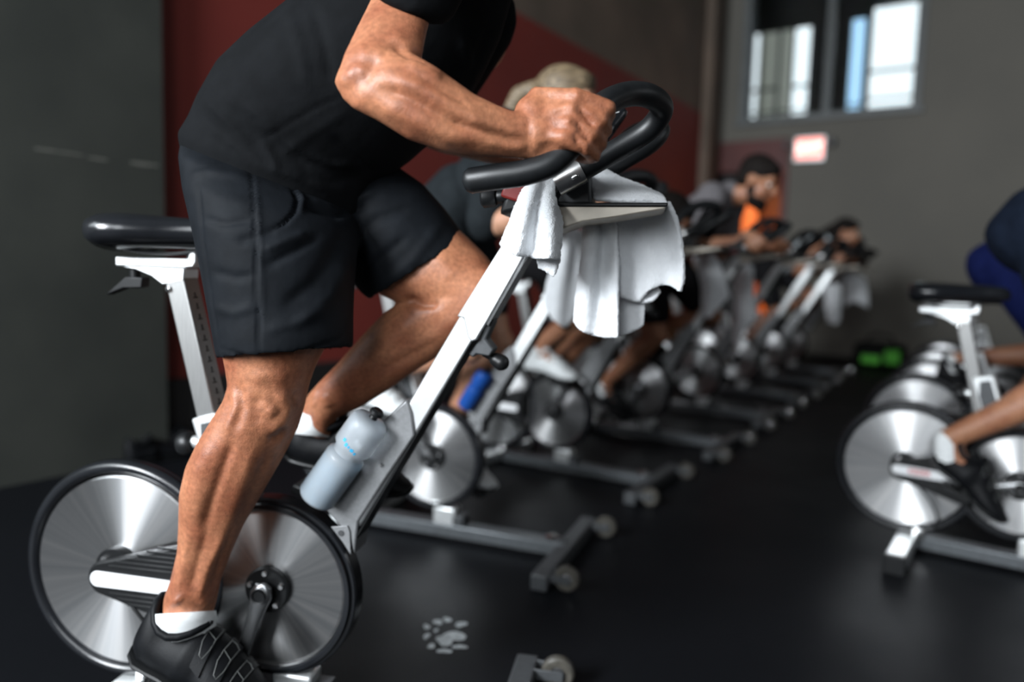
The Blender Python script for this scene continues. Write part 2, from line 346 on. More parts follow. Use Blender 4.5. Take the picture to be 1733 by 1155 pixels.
gn = g.node_tree.nodes.new('ShaderNodeTexNoise'); gn.inputs['Scale'].default_value = 3; gm = g.node_tree.nodes.new('ShaderNodeMapRange'); gm.inputs['To Min'].default_value = .02; gm.inputs['To Max'].default_value = .05
g.node_tree.links.new(gn.outputs['Fac'], gm.inputs['Value']); g.node_tree.links.new(gm.outputs[0], gb.inputs['Roughness'])
wpart('pane', WN0+.04, 1.16, WZ0, WZ1-.05, .06, .066, 'glass'); wpart('pane', 1.24, WN1-.04, WZ0, WZ1-.05, .06, .066, 'glass')
# the mezzanine room behind that window, with its own daylight windows and railing
struct('wall_mezzanine', MB().obox(*farbox(-.6, 3.4, 2.7, CEIL, 1.9, 2.0)), 'darkwall')
struct('wall_mezzanine_side', MB().obox(*farbox(-.65, -.55, 2.7, CEIL, .2, 1.9)), 'concrete2')
struct('wall_mezzanine_end', MB().obox(*farbox(3.4, 3.5, 2.7, CEIL, .2, 1.9)), 'darkwall')
struct('floor_mezzanine', MB().obox(*farbox(-.6, 3.5, 2.7, 2.8, .2, 2.0)), 'darkwall')
M['day'] = emis('daylight_through_window', (.83, .95, 1.0), 1.5); M['dayb'] = emis('blue_daylight', (.42, .72, 1.0), 1.3); M['day2'] = emis('dim_daylight', (.62, .70, .62), .28)
for k, (n0, n1, z0, z1, m_) in enumerate([(-.36, -.15, 3.0, 4.46, 'day'), (-.10, .12, 3.0, 4.46, 'day2'), (.16, .32, 3.0, 4.46, 'day2'), (.34, .56, 3.0, 4.46, 'day'), (1.10, 1.27, 3.0, 4.46, 'dayb'), (1.36, 1.92, 3.05, 4.57, 'day')]):
    o = empty('window_%d' % (k+2), room(U_FAR+1.88, (n0+n1)/2, z0)); o['kind'] = 'structure'; o['label'] = 'bright daylight window beyond the high interior window'
    def p2(nm, a0, a1, b0, b1, d0, d1, mm):
        c, a, b_, d = farbox(a0, a1, b0, b1, d0, d1); return obj(nm, MB().obox(c-o.location, a, b_, d), mm, o)
    p2('pane', n0, n1, z0, z1, 1.86, 1.88, m_); p2('frame_side', n0-.03, n0, z0, z1, 1.82, 1.9, 'frame'); p2('frame_side', n1, n1+.03, z0, z1, 1.82, 1.9, 'frame')
    if n1-n0 > .2: p2('glazing_bar', n0, n1, (z0+z1)/2-.1, (z0+z1)/2-.06, 1.84, 1.86, 'frame')
    p2('glazing_bar', n0, n1, z0+.3, z0+.33, 1.84, 1.86, 'frame')
# doorway with warm lit passage
M['orangewall'] = mat('orange_passage_wall', (.42, .12, .025), .7, col2=(.36, .09, .02), scale=1.5)
M['doorpaint'] = mat('maroon_door', (.10, .018, .014), .5, noise=.15, scale=4)
struct('wall_passage_back', MB().obox(*farbox(-1.2, 2.0, 0, 2.6, 1.6, 1.7)), 'orangewall', 'orange lit passage behind the doorway')
M['glow'] = emis('orange_wall_lamp', (1.0, .23, .06), 1.1)
wl = empty('wall_lamp', room(U_FAR+1.55, -.06, 1.25)); tag(wl, 'tall glowing orange lamp panel inside the doorway', 'lamp')
obj('lit_panel', MB().obox(Vector((0, 0, .35)), DW*.015, NW*.10, Vector((0, 0, .35))), 'glow', wl, .004); obj('back_plate', MB().obox(Vector((0, 0, .35))+DW*.03, DW*.015, NW*.12, Vector((0, 0, .38))), 'trim', wl, .004)
struct('wall_passage_side', MB().obox(*farbox(.98, 1.08, 0, 2.6, .2, 1.6)), 'orangewall')
struct('wall_passage_end', MB().obox(*farbox(-1.2, -1.1, 0, 2.6, .2, 1.6)), 'doorpaint')
struct('wall_passage_top', MB().obox(*farbox(-1.2, 1.1, 2.6, 2.69, .2, 1.7)), 'darkwall')
dr = empty('door_1', room(U_FAR, DN0, 0)); dr['kind'] = 'structure'; dr['label'] = 'dark maroon door standing open in the lit doorway'
def dpart(nm, c, a, b_, d, m, bv=.003): return obj(nm, MB().obox(c-dr.location, a, b_, d), m, dr, bv)
dpart('door_frame', *farbox(DN0-.02, DN0+.05, 0, DZ, -.03, .2), 'doorpaint'); dpart('door_frame', *farbox(DN1-.05, DN1+.02, 0, DZ, -.03, .2), 'doorpaint')
dpart('door_head', *farbox(DN0, DN1, DZ-.36, DZ+.02, -.02, .2), 'doorpaint')
dpart('door_leaf', *farbox(DN0+.05, DN0+.38, .02, DZ-.36, .16, .22), 'trim')
pl = bpy.data.lights.new('passage_lamp', 'POINT'); pl.energy = 26; pl.color = (1, .52, .10); pl.shadow_soft_size = .15
plo = bpy.data.objects.new('passage_lamp', pl); COL.objects.link(plo); plo.location = room(U_FAR+1.25, .55, .75)
# tall daylight windows behind the camera; side-wall ones added for side light and fill
bk = MB()
for n0, n1, z0, z1 in [(-.6, .6, 0, CEIL), (2.2, 3.1, 0, CEIL), (4.7, N_W+.3, 0, CEIL), (.6, 2.2, 0, 1.3), (.6, 2.2, 4.1, CEIL), (3.1, 4.7, 0, 1.3), (3.1, 4.7, 4.1, CEIL)]:
    c = room(U_BACK-.1, (n0+n1)/2, (z0+z1)/2); bk.obox(c, DW*.1, NW*(n1-n0)/2, Vector((0, 0, (z1-z0)/2)))
struct('wall_rear', bk, 'darkwall')
lw = MB()
for u0, u1, z0, z1 in [(U_BACK, -4.0, 0, CEIL), (-2.4, -1.9, 0, CEIL), (-4.0, -2.4, 0, 1.2), (-4.0, -2.4, 4.0, CEIL)]:
    c = room((u0+u1)/2, -.2, (z0+z1)/2); lw.obox(c, DW*(u1-u0)/2, NW*.2, Vector((0, 0, (z1-z0)/2)))
struct('wall_left_rear', lw, 'darkwall')
for k, (org, e, inw) in enumerate(((room(U_BACK, 1.4, 1.3), NW, DW), (room(U_BACK, 3.9, 1.3), NW, DW), (room(-3.2, 0, 1.2), DW, NW), (room(1.5, N_W, 1.8), DW, -NW))):
    o = empty('window_%d' % (k+10), org); o['kind'] = 'structure'; o['label'] = 'tall unseen daylight window behind the camera'
    for nm, a0, a1, b0, b1 in [('frame_side', 0, .06, 0, 2.8), ('frame_side', 1.54, 1.6, 0, 2.8), ('frame_top', .06, 1.54, 2.74, 2.8), ('sill', .06, 1.54, 0, .06), ('glazing_bar', .77, .83, .06, 2.74), ('glazing_bar', .06, 1.54, 1.4, 1.45)]:
        c = e*((a0+a1)/2-.8)+Vector((0, 0, (b0+b1)/2))-inw*.08; obj(nm, MB().obox(c, inw*.03, e*(a1-a0)/2, Vector((0, 0, (b1-b0)/2))), 'frame', o)
# exit sign
es = empty('exit_sign', room(U_FAR, 1.07, 2.33)); tag(es, 'glowing red exit sign box on the grey wall beside the doorway', 'exit sign')
M['exit'] = emis('exit_sign_glow', (1.0, .30, .24), 1.5); M['exit_txt'] = emis('exit_sign_letters', (1.0, .72, .66), 2.2)
def ep(nm, n0, n1, z0, z1, d0, d1, m_): 
    c, a, b_, d = farbox(n0, n1, z0, z1, d0, d1); return obj(nm, MB().obox(c-es.location, a, b_, d), m_, es, .004)
ep('housing', .90, 1.24, 2.30, 2.585, -.05, 0, 'white_paint'); ep('lit_face', .92, 1.22, 2.33, 2.565, -.056, -.05, 'exit')
for s_ in (-1, 1):
    l = MB().lathe([(0, 0), (.045, 0), (.05, .02), (.03, .07), (0, .07)], room(U_FAR, 1.07+s_*.25, 2.5)-es.location-DW*.06, -DW, 20); obj('lamp_head', l, 'dark_paint', es)
    ep('lamp_arm', min(1.07+s_*.17, 1.07+s_*.25), max(1.07+s_*.17, 1.07+s_*.25), 2.49, 2.51, -.06, -.03, 'dark_paint')
def text_mesh(s, size, depth=.001, offset=0):
    c = bpy.data.curves.new('t', 'FONT'); c.body = s; c.size = size; c.extrude = depth; c.offset = offset; c.align_x = 'CENTER'; c.align_y = 'CENTER'; c.resolution_u = 3
    o = bpy.data.objects.new('t', c); COL.objects.link(o); dg = bpy.context.evaluated_depsgraph_get(); dg.update()
    me = bpy.data.meshes.new_from_object(o.evaluated_get(dg)); bpy.data.objects.remove(o); me.materials.clear(); return me
def basis(x, y, z, loc): return Matrix(((x.x, y.x, z.x, loc.x), (x.y, y.y, z.y, loc.y), (x.z, y.z, z.z, loc.z), (0, 0, 0, 1)))
t = text_mesh('EXIT', .145, .002, .004); t.transform(basis(NW, Vector((0, 0, 1)), -DW, room(U_FAR-.059, 1.07, 2.447)-es.location)); obj('lettering', t, 'exit_txt', es)
# light off sweat drops, painted as thin pale patches on the mat
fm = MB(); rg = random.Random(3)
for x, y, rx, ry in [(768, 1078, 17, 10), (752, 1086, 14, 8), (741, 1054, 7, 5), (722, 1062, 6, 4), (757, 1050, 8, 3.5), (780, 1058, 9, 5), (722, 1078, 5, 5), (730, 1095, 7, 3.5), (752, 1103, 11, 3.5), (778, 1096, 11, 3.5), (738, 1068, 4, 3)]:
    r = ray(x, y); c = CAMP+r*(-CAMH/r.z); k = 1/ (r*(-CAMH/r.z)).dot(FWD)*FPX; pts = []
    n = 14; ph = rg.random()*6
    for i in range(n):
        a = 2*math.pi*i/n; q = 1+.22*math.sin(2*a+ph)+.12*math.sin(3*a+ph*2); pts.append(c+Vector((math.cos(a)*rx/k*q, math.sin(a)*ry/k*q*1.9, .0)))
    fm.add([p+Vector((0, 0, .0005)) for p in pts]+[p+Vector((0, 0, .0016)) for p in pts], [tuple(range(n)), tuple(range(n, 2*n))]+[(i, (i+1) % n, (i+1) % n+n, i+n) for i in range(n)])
M['glint'] = mat('painted_glint', (.85, .9, .92), .8, noise=.25, scale=60)
struct('floor_glints', fm, 'glint', parent=bpy.data.objects['floor']); bpy.data.objects['floor_glints']['label'] = 'pale paw-shaped cluster of painted glints'
# ================================================================== BIKES
HZ, RF, RP, PD = .279, .1954, .1544, .3195   # hub height, flywheel radius, pulley radius, pulley position
CACHE = {}
def cached(key, fn):
    if key not in CACHE: CACHE[key] = fn()
    return CACHE[key]
def poly(pxs, lat): return [(p.x, p.z) for p in (L(x, y, lat) for x, y in pxs)]
def box(*a): return MB().box(*a)
def ring_pts(cx_, cz, r, a0, a1, n): return [(cx_+r*math.cos(a0+(a1-a0)*k/n), cz+r*math.sin(a0+(a1-a0)*k/n)) for k in range(n+1)]
HB = [L(*p) for p in [(946, 309, -.072), (985, 288, -.072), (1050, 250, -.065), (1100, 217, -.07), (1120, 184, -.09), (1100, 163, -.13), (1060, 160, -.17), (1015, 182, -.22), (975, 235, -.25), (937, 274, -.265), (890, 292, -.27), (835, 300, -.27), (797, 306, -.265)]]
HBP = cr_path(HB, 7)
def mirror(ps): return [Vector((p.x, -p.y, p.z)) for p in ps]
def post_x(z): return .7601-(.945-z)*.5785   # rear edge of the inclined front post
def bike(b, label, group, seat_dz=0., crank=None, text=False):
    o, fw, lf = frame(b)
    root = empty('spin_bike', (o.x, o.y, 0), -BIKES[b][2]); tag(root, label, 'exercise bike', group)
    def P(name, key, fn, m, parent=root, bevel=0, loc=None, ang=35):
        me = cached(key, lambda: fn().mesh(name)); return obj(name, me, m, parent, bevel, loc, ang)
    P('base_rail', 'rail', lambda: box(.03, .79, -.03, .03, .012, .056), 'rail_paint', bevel=.005)
    rf = P('rear_foot', 'rfoot', lambda: box(-.008, .05, -.285, .285, .006, .06), 'white_paint', bevel=.005)
    for s in (-1, 1): P('end_cap', 'rcap%d' % s, lambda: box(-.011, .053, min(s*.284, s*.306), max(s*.284, s*.306), 0, .063), 'plastic', rf, .004)
    ff = P('front_foot', 'ffoot', lambda: box(.765, .815, -.275, .275, .002, .05), 'dark_paint', bevel=.005)
    P('level_bolt', 'lbolt', lambda: MB().lathe([(0, 0), (.024, 0), (.024, .008), (.018, .012), (0, .013)], (.745, 0, .057), (0, 0, 1), 24), 'chrome')
    for s in (-1, 1):
        wy = s*.235
        wh = P('transport_wheel', 'tw%d' % s, lambda: MB().lathe([(.017, -.012), (.031, -.013), (.036, -.008), (.037, 0), (.036, .008), (.031, .013), (.017, .012), (.017, -.012)], (.862, wy, .038), (0, 1, 0), 32), 'amber', ff)
        P('wheel_hub', 'twh%d' % s, lambda: MB().lathe([(0, -.018), (.007, -.018), (.007, -.013), (.0175, -.011), (.0175, .011), (.007, .013), (.007, .018), (0, .018)], (.862, wy, .038), (0, 1, 0), 24), 'chrome', wh)
        P('wheel_bracket', 'twb%d' % s, lambda: MB().box(.81, .875, wy-.0215, wy-.0175, .027, .05).box(.81, .875, wy+.0175, wy+.0215, .027, .05), 'dark_paint', ff, .001)
    # rear flywheel, its guard and supports
    fl = P('flywheel', 'fly', lambda: MB().lathe([(0, -.016), (RF-.003, -.016), (RF, -.013), (RF, .013), (RF-.003, .016), (0, .016)], (0, 0, 0), (0, 1, 0), 96), 'disc', loc=(0, 0, HZ))
    P('hub', 'flyhub', lambda: MB().lathe([(0, -.045), (.028, -.045), (.03, -.04), (.03, .04), (.028, .045), (0, .045)], (0, 0, 0), (0, 1, 0), 32), 'darkmetal', fl)
    P('hub_bolt', 'flyhb', lambda: MB().lathe([(0, -.008), (.008, -.008), (.008, 0), (0, 0)], (-.022, -.034, .03), (0, 1, 0), 10), 'chrome', fl)
    P('hub_flange', 'flyhf', lambda: MB().lathe([(0, -.036), (.04, -.036), (.042, -.032), (.042, -.016), (0, -.016)], (-.006, 0, .012), (0, 1, 0), 32), 'plastic', fl)
    P('flywheel_guard', 'fguard', lambda: MB().lathe([(.2125+.0145*math.cos(a*math.pi/8), .020*math.sin(a*math.pi/8)) for a in range(17)], (0, 0, HZ), (0, 1, 0), 96), 'gloss', ang=180)
    P('guard_clamp', 'fclamp', lambda: MB().box(.036, .072, -.034, -.004, .044, .083).box(.038, .07, -.03, .03, .03, .056), 'chrome', bevel=.003)
    P('guard_bolt', 'fclbolt', lambda: MB().lathe([(0, -.005), (.006, -.005), (.006, 0), (0, 0)], (.054, -.034, .066), (0, 1, 0), 10), 'darkmetal')
    # front pulley
    pu = P('drive_pulley', 'pul', lambda: MB().lathe([(0, -.016), (RP-.004, -.016), (RP, -.012), (RP, .012), (RP-.004, .016), (0, .016)], (0, 0, 0), (0, 1, 0), 96), 'disc', loc=(PD, 0, HZ))
    P('pulley_hub', 'puh', lambda: MB().lathe([(0, -.030), (.042, -.030), (.045, -.027), (.045, .027), (.042, .030), (0, .030)], (0, 0, 0), (0, 1, 0), 40), 'plastic', pu)
    for k in range(5):
        a = R(20+72*k); P('hub_bolt', 'pub%d' % k, lambda: MB().lathe([(0, -.035), (.0045, -.035), (.006, -.033), (.006, -.029), (0, -.029)], (.034*math.cos(a), 0, .034*math.sin(a)), (0, 1, 0), 10), 'chrome', pu)
    P('pulley_guard', 'pguard', lambda: MB().lathe([(.157, -.024), (.160, -.028), (.168, -.028), (.170, -.020), (.176, -.020), (.179, -.016), (.179, .016), (.176, .020), (.168, .028), (.160, .028), (.157, .024), (.157, -.024)], (PD, 0, HZ), (0, 1, 0), 96), 'gloss')
    P('inner_rim', 'prim', lambda: MB().lathe([(.1545, -.019), (.1575, -.021), (.1575, .021), (.1545, .019), (.1545, -.019)], (PD, 0, HZ), (0, 1, 0), 96), 'chrome')
    P('pulley_mount', 'pmount', lambda: MB().box(.33, .41, -.026, .026, .05, .112), 'white_paint', bevel=.006)
    P('mount_bolt', 'pmbolt', lambda: MB().lathe([(0, -.006), (.008, -.006), (.008, 0), (0, 0)], (.425, -.026, .075), (0, 1, 0), 12).box(.40, .44, -.026, .026, .055, .09), 'dark_paint', bevel=.002)
    # belt cover between the two hubs: black ribbed wedge with a pale label bar
    def wedge():
        tail = ring_pts(-.012, HZ, .034, R(110), R(250), 12)
        arc = ring_pts(PD, HZ, .152, R(218), R(142), 12)
        return MB().prism(tail+arc, -.058, -.034)
    bc = P('belt_cover', 'wedge', wedge, 'plastic', bevel=.004)
    for k in range(9):
        z = HZ+.028+k*.0095 if k < 6 else HZ-.028-(k-6)*.0095
        x0 = -.012+max(0, (abs(z-HZ)-.030))*2.35+.014; x1 = PD-math.sqrt(max(.0, .152**2-(z-HZ)**2))-.006
        if x1-x0 > .012: P('rib', 'rib%d' % k, lambda: box(x0, x1, -.0602, -.057, z-.002, z+.002), 'plastic', bc, .0008)
    P('label_bar', 'lbar', lambda: MB().prism(ring_pts(-.022, HZ, .0155, R(90), R(270), 10)+ring_pts(.135, HZ-.002, .0165, R(-60), R(60), 6), -.062, -.058), 'label', bc, .001)
    if text:
        t_ = cached('ltext', lambda: text_mesh('KEISER', .022, .0005, .0006)); 
        to = obj('lettering', t_, 'red', bc); to.matrix_local = basis(Vector((1, 0, 0)), Vector((0, 0, 1)), Vector((0, -1, 0)), Vector((.045, -.0625, HZ)))
    # frame: seat tube and inclined front post meeting over the pulley
    HPX = [(688, 676), (672, 690), (650, 711), (638, 733), (622, 748), (604, 757), (585, 800), (562, 832), (546, 858), (572, 888), (592, 912), (599, 940), (606, 884), (652, 812), (702, 738), (697, 700)]
    hs = P('frame_housing', 'housing', lambda: MB().prism(poly(HPX, -.033), -.033, .033), 'grey_paint', bevel=.004)
    P('housing_bolt', 'hbolt', lambda: MB().lathe([(0, -.004), (.004, -.0035), (.006, 0), (0, 0)], (L(646, 787, -.033).x, -.033, L(646, 787, -.033).z), (0, 1, 0), 14), 'chrome', hs)
    tabp = poly([(560, 892), (588, 890), (592, 900), (594, 940), (580, 918)], -.036)
    P('mount_tab', 'mtab', lambda: MB().prism(tabp, -.037, -.0335), 'grey_paint', hs, .001)
    tc_ = L(577, 903, -.038); P('tab_bolt', 'tbolt', lambda: MB().lathe([(0, -.002), (.006, -.002), (.006, 0), (0, 0)], (tc_.x, -.0365, tc_.z), (0, 1, 0), 12), 'darkmetal', hs)
    P('front_post', 'fpost', lambda: MB().prism([(post_x(.42)+.004, .42), (post_x(.838), .838), (post_x(.838)+.046, .83), (post_x(.42)+.051, .42)], -.027, .027), 'white_paint', bevel=.005)
    P('post_trim', 'ptrim', lambda: MB().prism([(post_x(.38)+.048, .37), (post_x(.83)+.045, .83), (post_x(.83)+.050, .83), (post_x(.38)+.0535, .37)], -.029, .029), 'plastic', bevel=.0015)
    UPX = [(900, 330), (846, 420), (773, 536), (784, 539), (791, 571), (797, 579), (806, 576), (824, 546), (884, 440), (948, 333)]
    up = P('upper_post', 'upost', lambda: MB().prism(poly(UPX, -.031), -.031, .031), 'white_paint', bevel=.003)
    P('post_edge', 'uedge', lambda: MB().prism(poly([(822, 549), (884, 441), (950, 333), (954, 335), (888, 444), (826, 553)], -.031), -.029, .029), 'darkmetal', up, .001)
    if text:
        t_ = cached('ptext', lambda: text_mesh('KEISER', .036, .0005, .0015)); d_ = Vector((.5, 0, .866))
        to = obj('lettering', t_, 'red', up); p_ = L(806, 500, -.0316); to.matrix_local = basis(d_, Vector((-.866, 0, .5)), Vector((0, -1, 0)), Vector((.756, -.0318, .905)))
    kb = P('post_bracket', 'kbr', lambda: MB().prism(poly([(829, 520), (838, 512), (834, 548), (822, 574), (836, 592), (828, 604), (806, 600), (800, 606), (792, 600), (812, 574)], -.02), -.02, .02), 'dark_paint', bevel=.003)
    k0 = L(822, 598, 0); k1 = L(848, 614, 0)
    P('height_knob', 'kkn', lambda: MB().capsule(k0, .008, k0.lerp(k1, .5), .007).capsule(k0.lerp(k1, .7), .013, k1, .015), 'plastic', kb)
    # seat tube, post, slider, saddle
    dz = Vector((0, 0, seat_dz))
    st = P('seat_tube', 'stube', lambda: MB().prism([(.165, .605), (.225, .622), (.262, .50), (.285, .455), (.215, .43), (.205, .48)], -.032, .032), 'white_paint', bevel=.005)
    P('tube_panel', 'spanel', lambda: MB().prism([(.188, .597), (.218, .605), (.252, .50), (.262, .47), (.225, .46), (.210, .49), (.190, .55)], -.0345, -.0315), 'dark_paint', st, .001)
    q0 = L(332, 748, 0); q1 = L(285, 757, 0)
    kn = P('pop_pin', 'ppin', lambda: MB().capsule(q0+Vector((.05, 0, -.01)), .016, q0, .013), 'white_paint', st)
    P('pin_knob', 'pkn', lambda: MB().lathe([(0, 0), (.012, 0), (.012, .006), (.022, .008), (.024, .012), (.024, .026), (.020, .034), (0, .035)], q0, q1-q0, 24), 'plastic', kn)
    A = Vector((.205, 0, .555)); Bp = Vector((.1285, 0, .872))
    ax = (Bp-A).normalized(); pr = Vector((ax.z, 0, -ax.x))
    sp = P('seat_post', 'spost', lambda: MB().obox((A+Bp)/2, (Bp-A)/2, pr*.020, Vector((0, .0235, 0))), 'alu', bevel=.003, loc=dz)
    for k in range(11):
        c_ = A+ax*(.075+k*.021)+pr*.0205; h_ = .004 if k % 2 else .0065
        P('scale_mark', 'smark%d' % k, lambda: MB().obox(c_, ax*.0012, pr*.0004, Vector((0, h_, 0))).obox(c_+ax*.006, ax*.004, pr*.0004, Vector((0, .0012, 0))), 'plastic', sp)
    sl = P('seat_slider', 'slider', lambda: MB().box(.0, .155, -.02, .02, .893, .911).prism([(.148, .893), (.166, .895), (.172, .905), (.172, .921), (.166, .924), (.158, .921), (.155, .911), (.148, .911)], -.02, .02), 'white_paint', bevel=.003, loc=dz)
    P('slider_bracket', 'sbrk', lambda: MB().prism([(.018, .892), (.150, .892), (.148, .868), (.104, .860), (.080, .876), (.045, .888)], -.024, .024), 'white_paint', sl, .002)
    P('bracket_bolt', 'sbolt', lambda: MB().lathe([(0, -.004), (.0055, -.0035), (.007, 0), (0, 0)], (.118, -.0245, .852), (0, 1, 0), 14), 'chrome', sl)
    P('clamp_lever', 'slev', lambda: MB().prism([(-.030, .835), (.01, .850), (.05, .852), (.052, .872), (.015, .872), (.0, .860)], -.012, .012).lathe([(0, 0), (.010, 0), (.010, .045), (0, .045)], (.028, 0, .85), (0, 0, 1), 16), 'plastic', sl, .002)
    def saddle():
        S = [(-.036, .012, .962, .012), (-.033, .045, .962, .022), (-.022, .078, .960, .031), (.0, .098, .958, .037), (.035, .104, .959, .036), (.075, .090, .960, .033), (.115, .064, .960, .030), (.155, .043, .961, .027), (.195, .031, .962, .024), (.225, .025, .962, .022), (.242, .017, .960, .018), (.250, .006, .957, .008)]
        return MB().loft([((x, 0, z), (0, wd, 0), (0, 0, h)) for x, wd, z, h in S], 28, True, .82)
    sa = P('saddle', 'saddle', saddle, 'gloss', loc=dz, ang=180)
    P('saddle_base', 'sadb', lambda: MB().loft([((x, 0, .934), (0, wd, 0), (0, 0, .006)) for x, wd in [(-.02, .05), (.0, .080), (.04, .086), (.10, .06), (.18, .03), (.225, .018)]], 20), 'plastic', sa)
    P('saddle_rail', 'sadr', lambda: MB().tube(cr_path([(.0, -.03, .931), (.05, -.024, .922), (.13, -.02, .920), (.20, -.012, .933)], 5), .0035, 8).tube(cr_path([(.0, .03, .931), (.05, .024, .922), (.13, .02, .920), (.20, .012, .933)], 5), .0035, 8).lathe([(0, 0), (.011, 0), (.011, .02), (0, .02)], (.152, 0, .908), (0, 0, 1), 14), 'darkmetal', sa)
    # head: stem, tray, console, handlebar loops
    P('stem_head', 'stem', lambda: MB().prism(poly([(935, 322), (985, 285), (1000, 292), (1002, 347), (905, 347), (905, 335)], -.045), -.045, .045), 'dark_paint', bevel=.006)
    tr = P('media_tray', 'tray', lambda: MB().prism(poly([(905, 349), (1128, 349), (1122, 355), (1030, 370), (985, 376), (945, 390), (920, 392)], -.055), -.055, .055), 'beige', bevel=.003)
    P('tray_top', 'trayt', lambda: MB().prism(poly([(903, 343), (1131, 343), (1129, 350), (903, 350)], -.057), -.057, .057), 'plastic', tr, .002)
    cs = P('console', 'cons', lambda: MB().prism([(.76, 1.0), (.86, 1.02), (.88, 1.075), (.855, 1.09), (.775, 1.055)], -.05, .05), 'plastic', bevel=.008)
    P('console_screen', 'conss', lambda: MB().prism([(.778, 1.062), (.852, 1.093), (.853, 1.096), (.779, 1.064)], -.035, .035), 'darkmetal', cs)
    cb = L(868, 318, -.06)
    P('cable_bracket', 'cbr', lambda: MB().prism([(cb.x-.022, cb.z-.014), (cb.x+.03, cb.z-.03), (cb.x+.035, cb.z+.02), (cb.x-.012, cb.z+.014)], -.06, -.035), 'redpart', bevel=.004)
    P('bracket_screw', 'cbs', lambda: MB().lathe([(0, -.003), (.004, -.0025), (.0055, 0), (0, 0)], (cb.x+.008, -.06, cb.z+.005), (0, 1, 0), 12), 'chrome')
    kz = L(826, 333, -.04); P('tension_knob', 'tkn', lambda: MB().capsule((kz.x+.05, -.04, kz.z+.004), .012, (kz.x+.02, -.04, kz.z), .012).lathe([(0, 0), (.015, 0), (.0175, .004), (.0175, .022), (.013, .026), (0, .026)], (kz.x+.014, -.04, kz.z), (-1, 0, -.1), 24), 'plastic')
    for s in (-1, 1):
        pts = HBP if s < 0 else mirror(HBP)
        P('handlebar', 'hb%d' % s, lambda: MB().tube(pts[6:], .0182, 20, True, True), 'rubber', ang=180)
        P('bar_clamp', 'hc%d' % s, lambda: MB().tube([Vector((p_.x, p_.y, p_.z)) for p_ in [pts[0]-(pts[6]-pts[0])*.15]+pts[:8]], .0212, 28), 'chrome2')
        P('clamp_screw', 'hcs%d' % s, lambda: MB().capsule(pts[5]+Vector((0, s*.020, -.009)), .003, pts[5]+Vector((.006, s*.022, -.005)), .003), 'chrome')
    P('shift_lever', 'shl', lambda: MB().capsule(L(1050, 192, .09), .012, L(1030, 216, .08), .015).capsule(L(1030, 216, .08), .015, L(1002, 262, .05), .010), 'gloss')
    P('lever_tip', 'shlt', lambda: MB().capsule(L(1052, 188, .085), .0035, L(1024, 196, .06), .003), 'chrome')
    P('sensor_cable', 'scable', lambda: MB().tube(cr_path([L(1548, 812, -.045, 'r1'), L(1556, 824, -.055, 'r1'), L(1575, 849, -.055, 'r1'), L(1586, 877, -.045, 'r1'), L(1580, 895, -.03, 'r1')], 6), .0035, 8), 'plastic', ang=180)
    # cranks and pedals
    ca = R(crank if crank is not None else 254)
    for s in (-1, 1):
        a = ca if s < 0 else ca+math.pi
        cd = Vector((math.cos(a), 0, math.sin(a))); cn = Vector((-cd.z, 0, cd.x)); c0 = Vector((0, s*.047, 0))
        def crank_arm():
            e = Vector((1, 0, 0)); n_ = Vector((0, 0, 1)); rings = []
            for t_, w_, th, off in [(-.022, .006, .006, 0), (-.018, .016, .008, 0), (0, .0225, .010, 0), (.02, .0185, .010, 0), (.05, .0145, .009, s*.003), (.10, .0125, .008, s*.008), (.145, .013, .008, s*.010), (.165, .014, .008, s*.010), (.178, .010, .007, s*.010), (.182, .004, .005, s*.010)]:
                rings.append((Vector((0, s*.047+off, 0))+e*t_, n_*w_, Vector((0, th, 0))))
            return MB().loft(rings, 24, True, .75)
        co = P('crank_arm', 'crank%d' % s, crank_arm, 'darkmetal', loc=(PD, 0, HZ)); co.rotation_euler = (0, -a, 0)
        P('crank_bolt', 'crb%d' % s, lambda: MB().lathe([(0, 0), (.011, 0), (.011, .002), (.014, .003), (.014, .0), (.0141, -.004), (0, -.004)], (0, s*.058, 0), (0, s, 0), 24), 'plastic', co)
        pc = Vector((PD, 0, HZ))+cd*.165
        pd_ = P('pedal', 'pedal%d' % s, lambda: MB().box(-.045, .045, min(s*.068, s*.155), max(s*.068, s*.155), -.011, .011).tube([(0, s*.055, 0), (0, s*.08, 0)], .007, 12), 'plastic', bevel=.004, loc=pc)
        pd_.rotation_euler = (0, R(18), 0)
    return root
GL, GR = 'left row of spin bikes', 'right row of spin bikes'
bike('b1', 'nearest spin bike, ridden by the man in black with bottle in its frame', GL, 0, 254)
bike('b2', 'spin bike just behind the nearest one, ridden by the ponytailed woman', GL, -.02, 128, True)
bike('b3', 'third spin bike of the left row, its handlebar hidden by the big towel', GL, -.06, 62)
bike('b4', 'spin bike under the bearded man in grey t-shirt', GL, -.04, 250)
bike('b5', 'riderless spin bike beyond the bearded man, towel over its handlebar', GL, -.06, 200)
bike('b6', 'riderless spin bike with bare handlebar in front of the doorway', GL, -.06, 150)
bike('b7', 'spin bike under the dark-haired rider in white tank top', GL, -.06, 240)
bike('b8', 'farthest spin bike of the left row, beside the far wall', GL, -.06, 100)
bike('r1', 'nearest spin bike of the right row, under the navy-shorted rider', GR, -.085, 190, True)
bike('r2', 'second spin bike of the right row, under the rider in blue', GR, -.085, 300)
bike('r3', 'third spin bike from the front in the right row', GR, -.10, 210)
bike('r4', 'fourth spin bike from the front in the right row', GR, -.10, 240)
bike('r5', 'farthest spin bike of the right row', GR, -.10, 280)
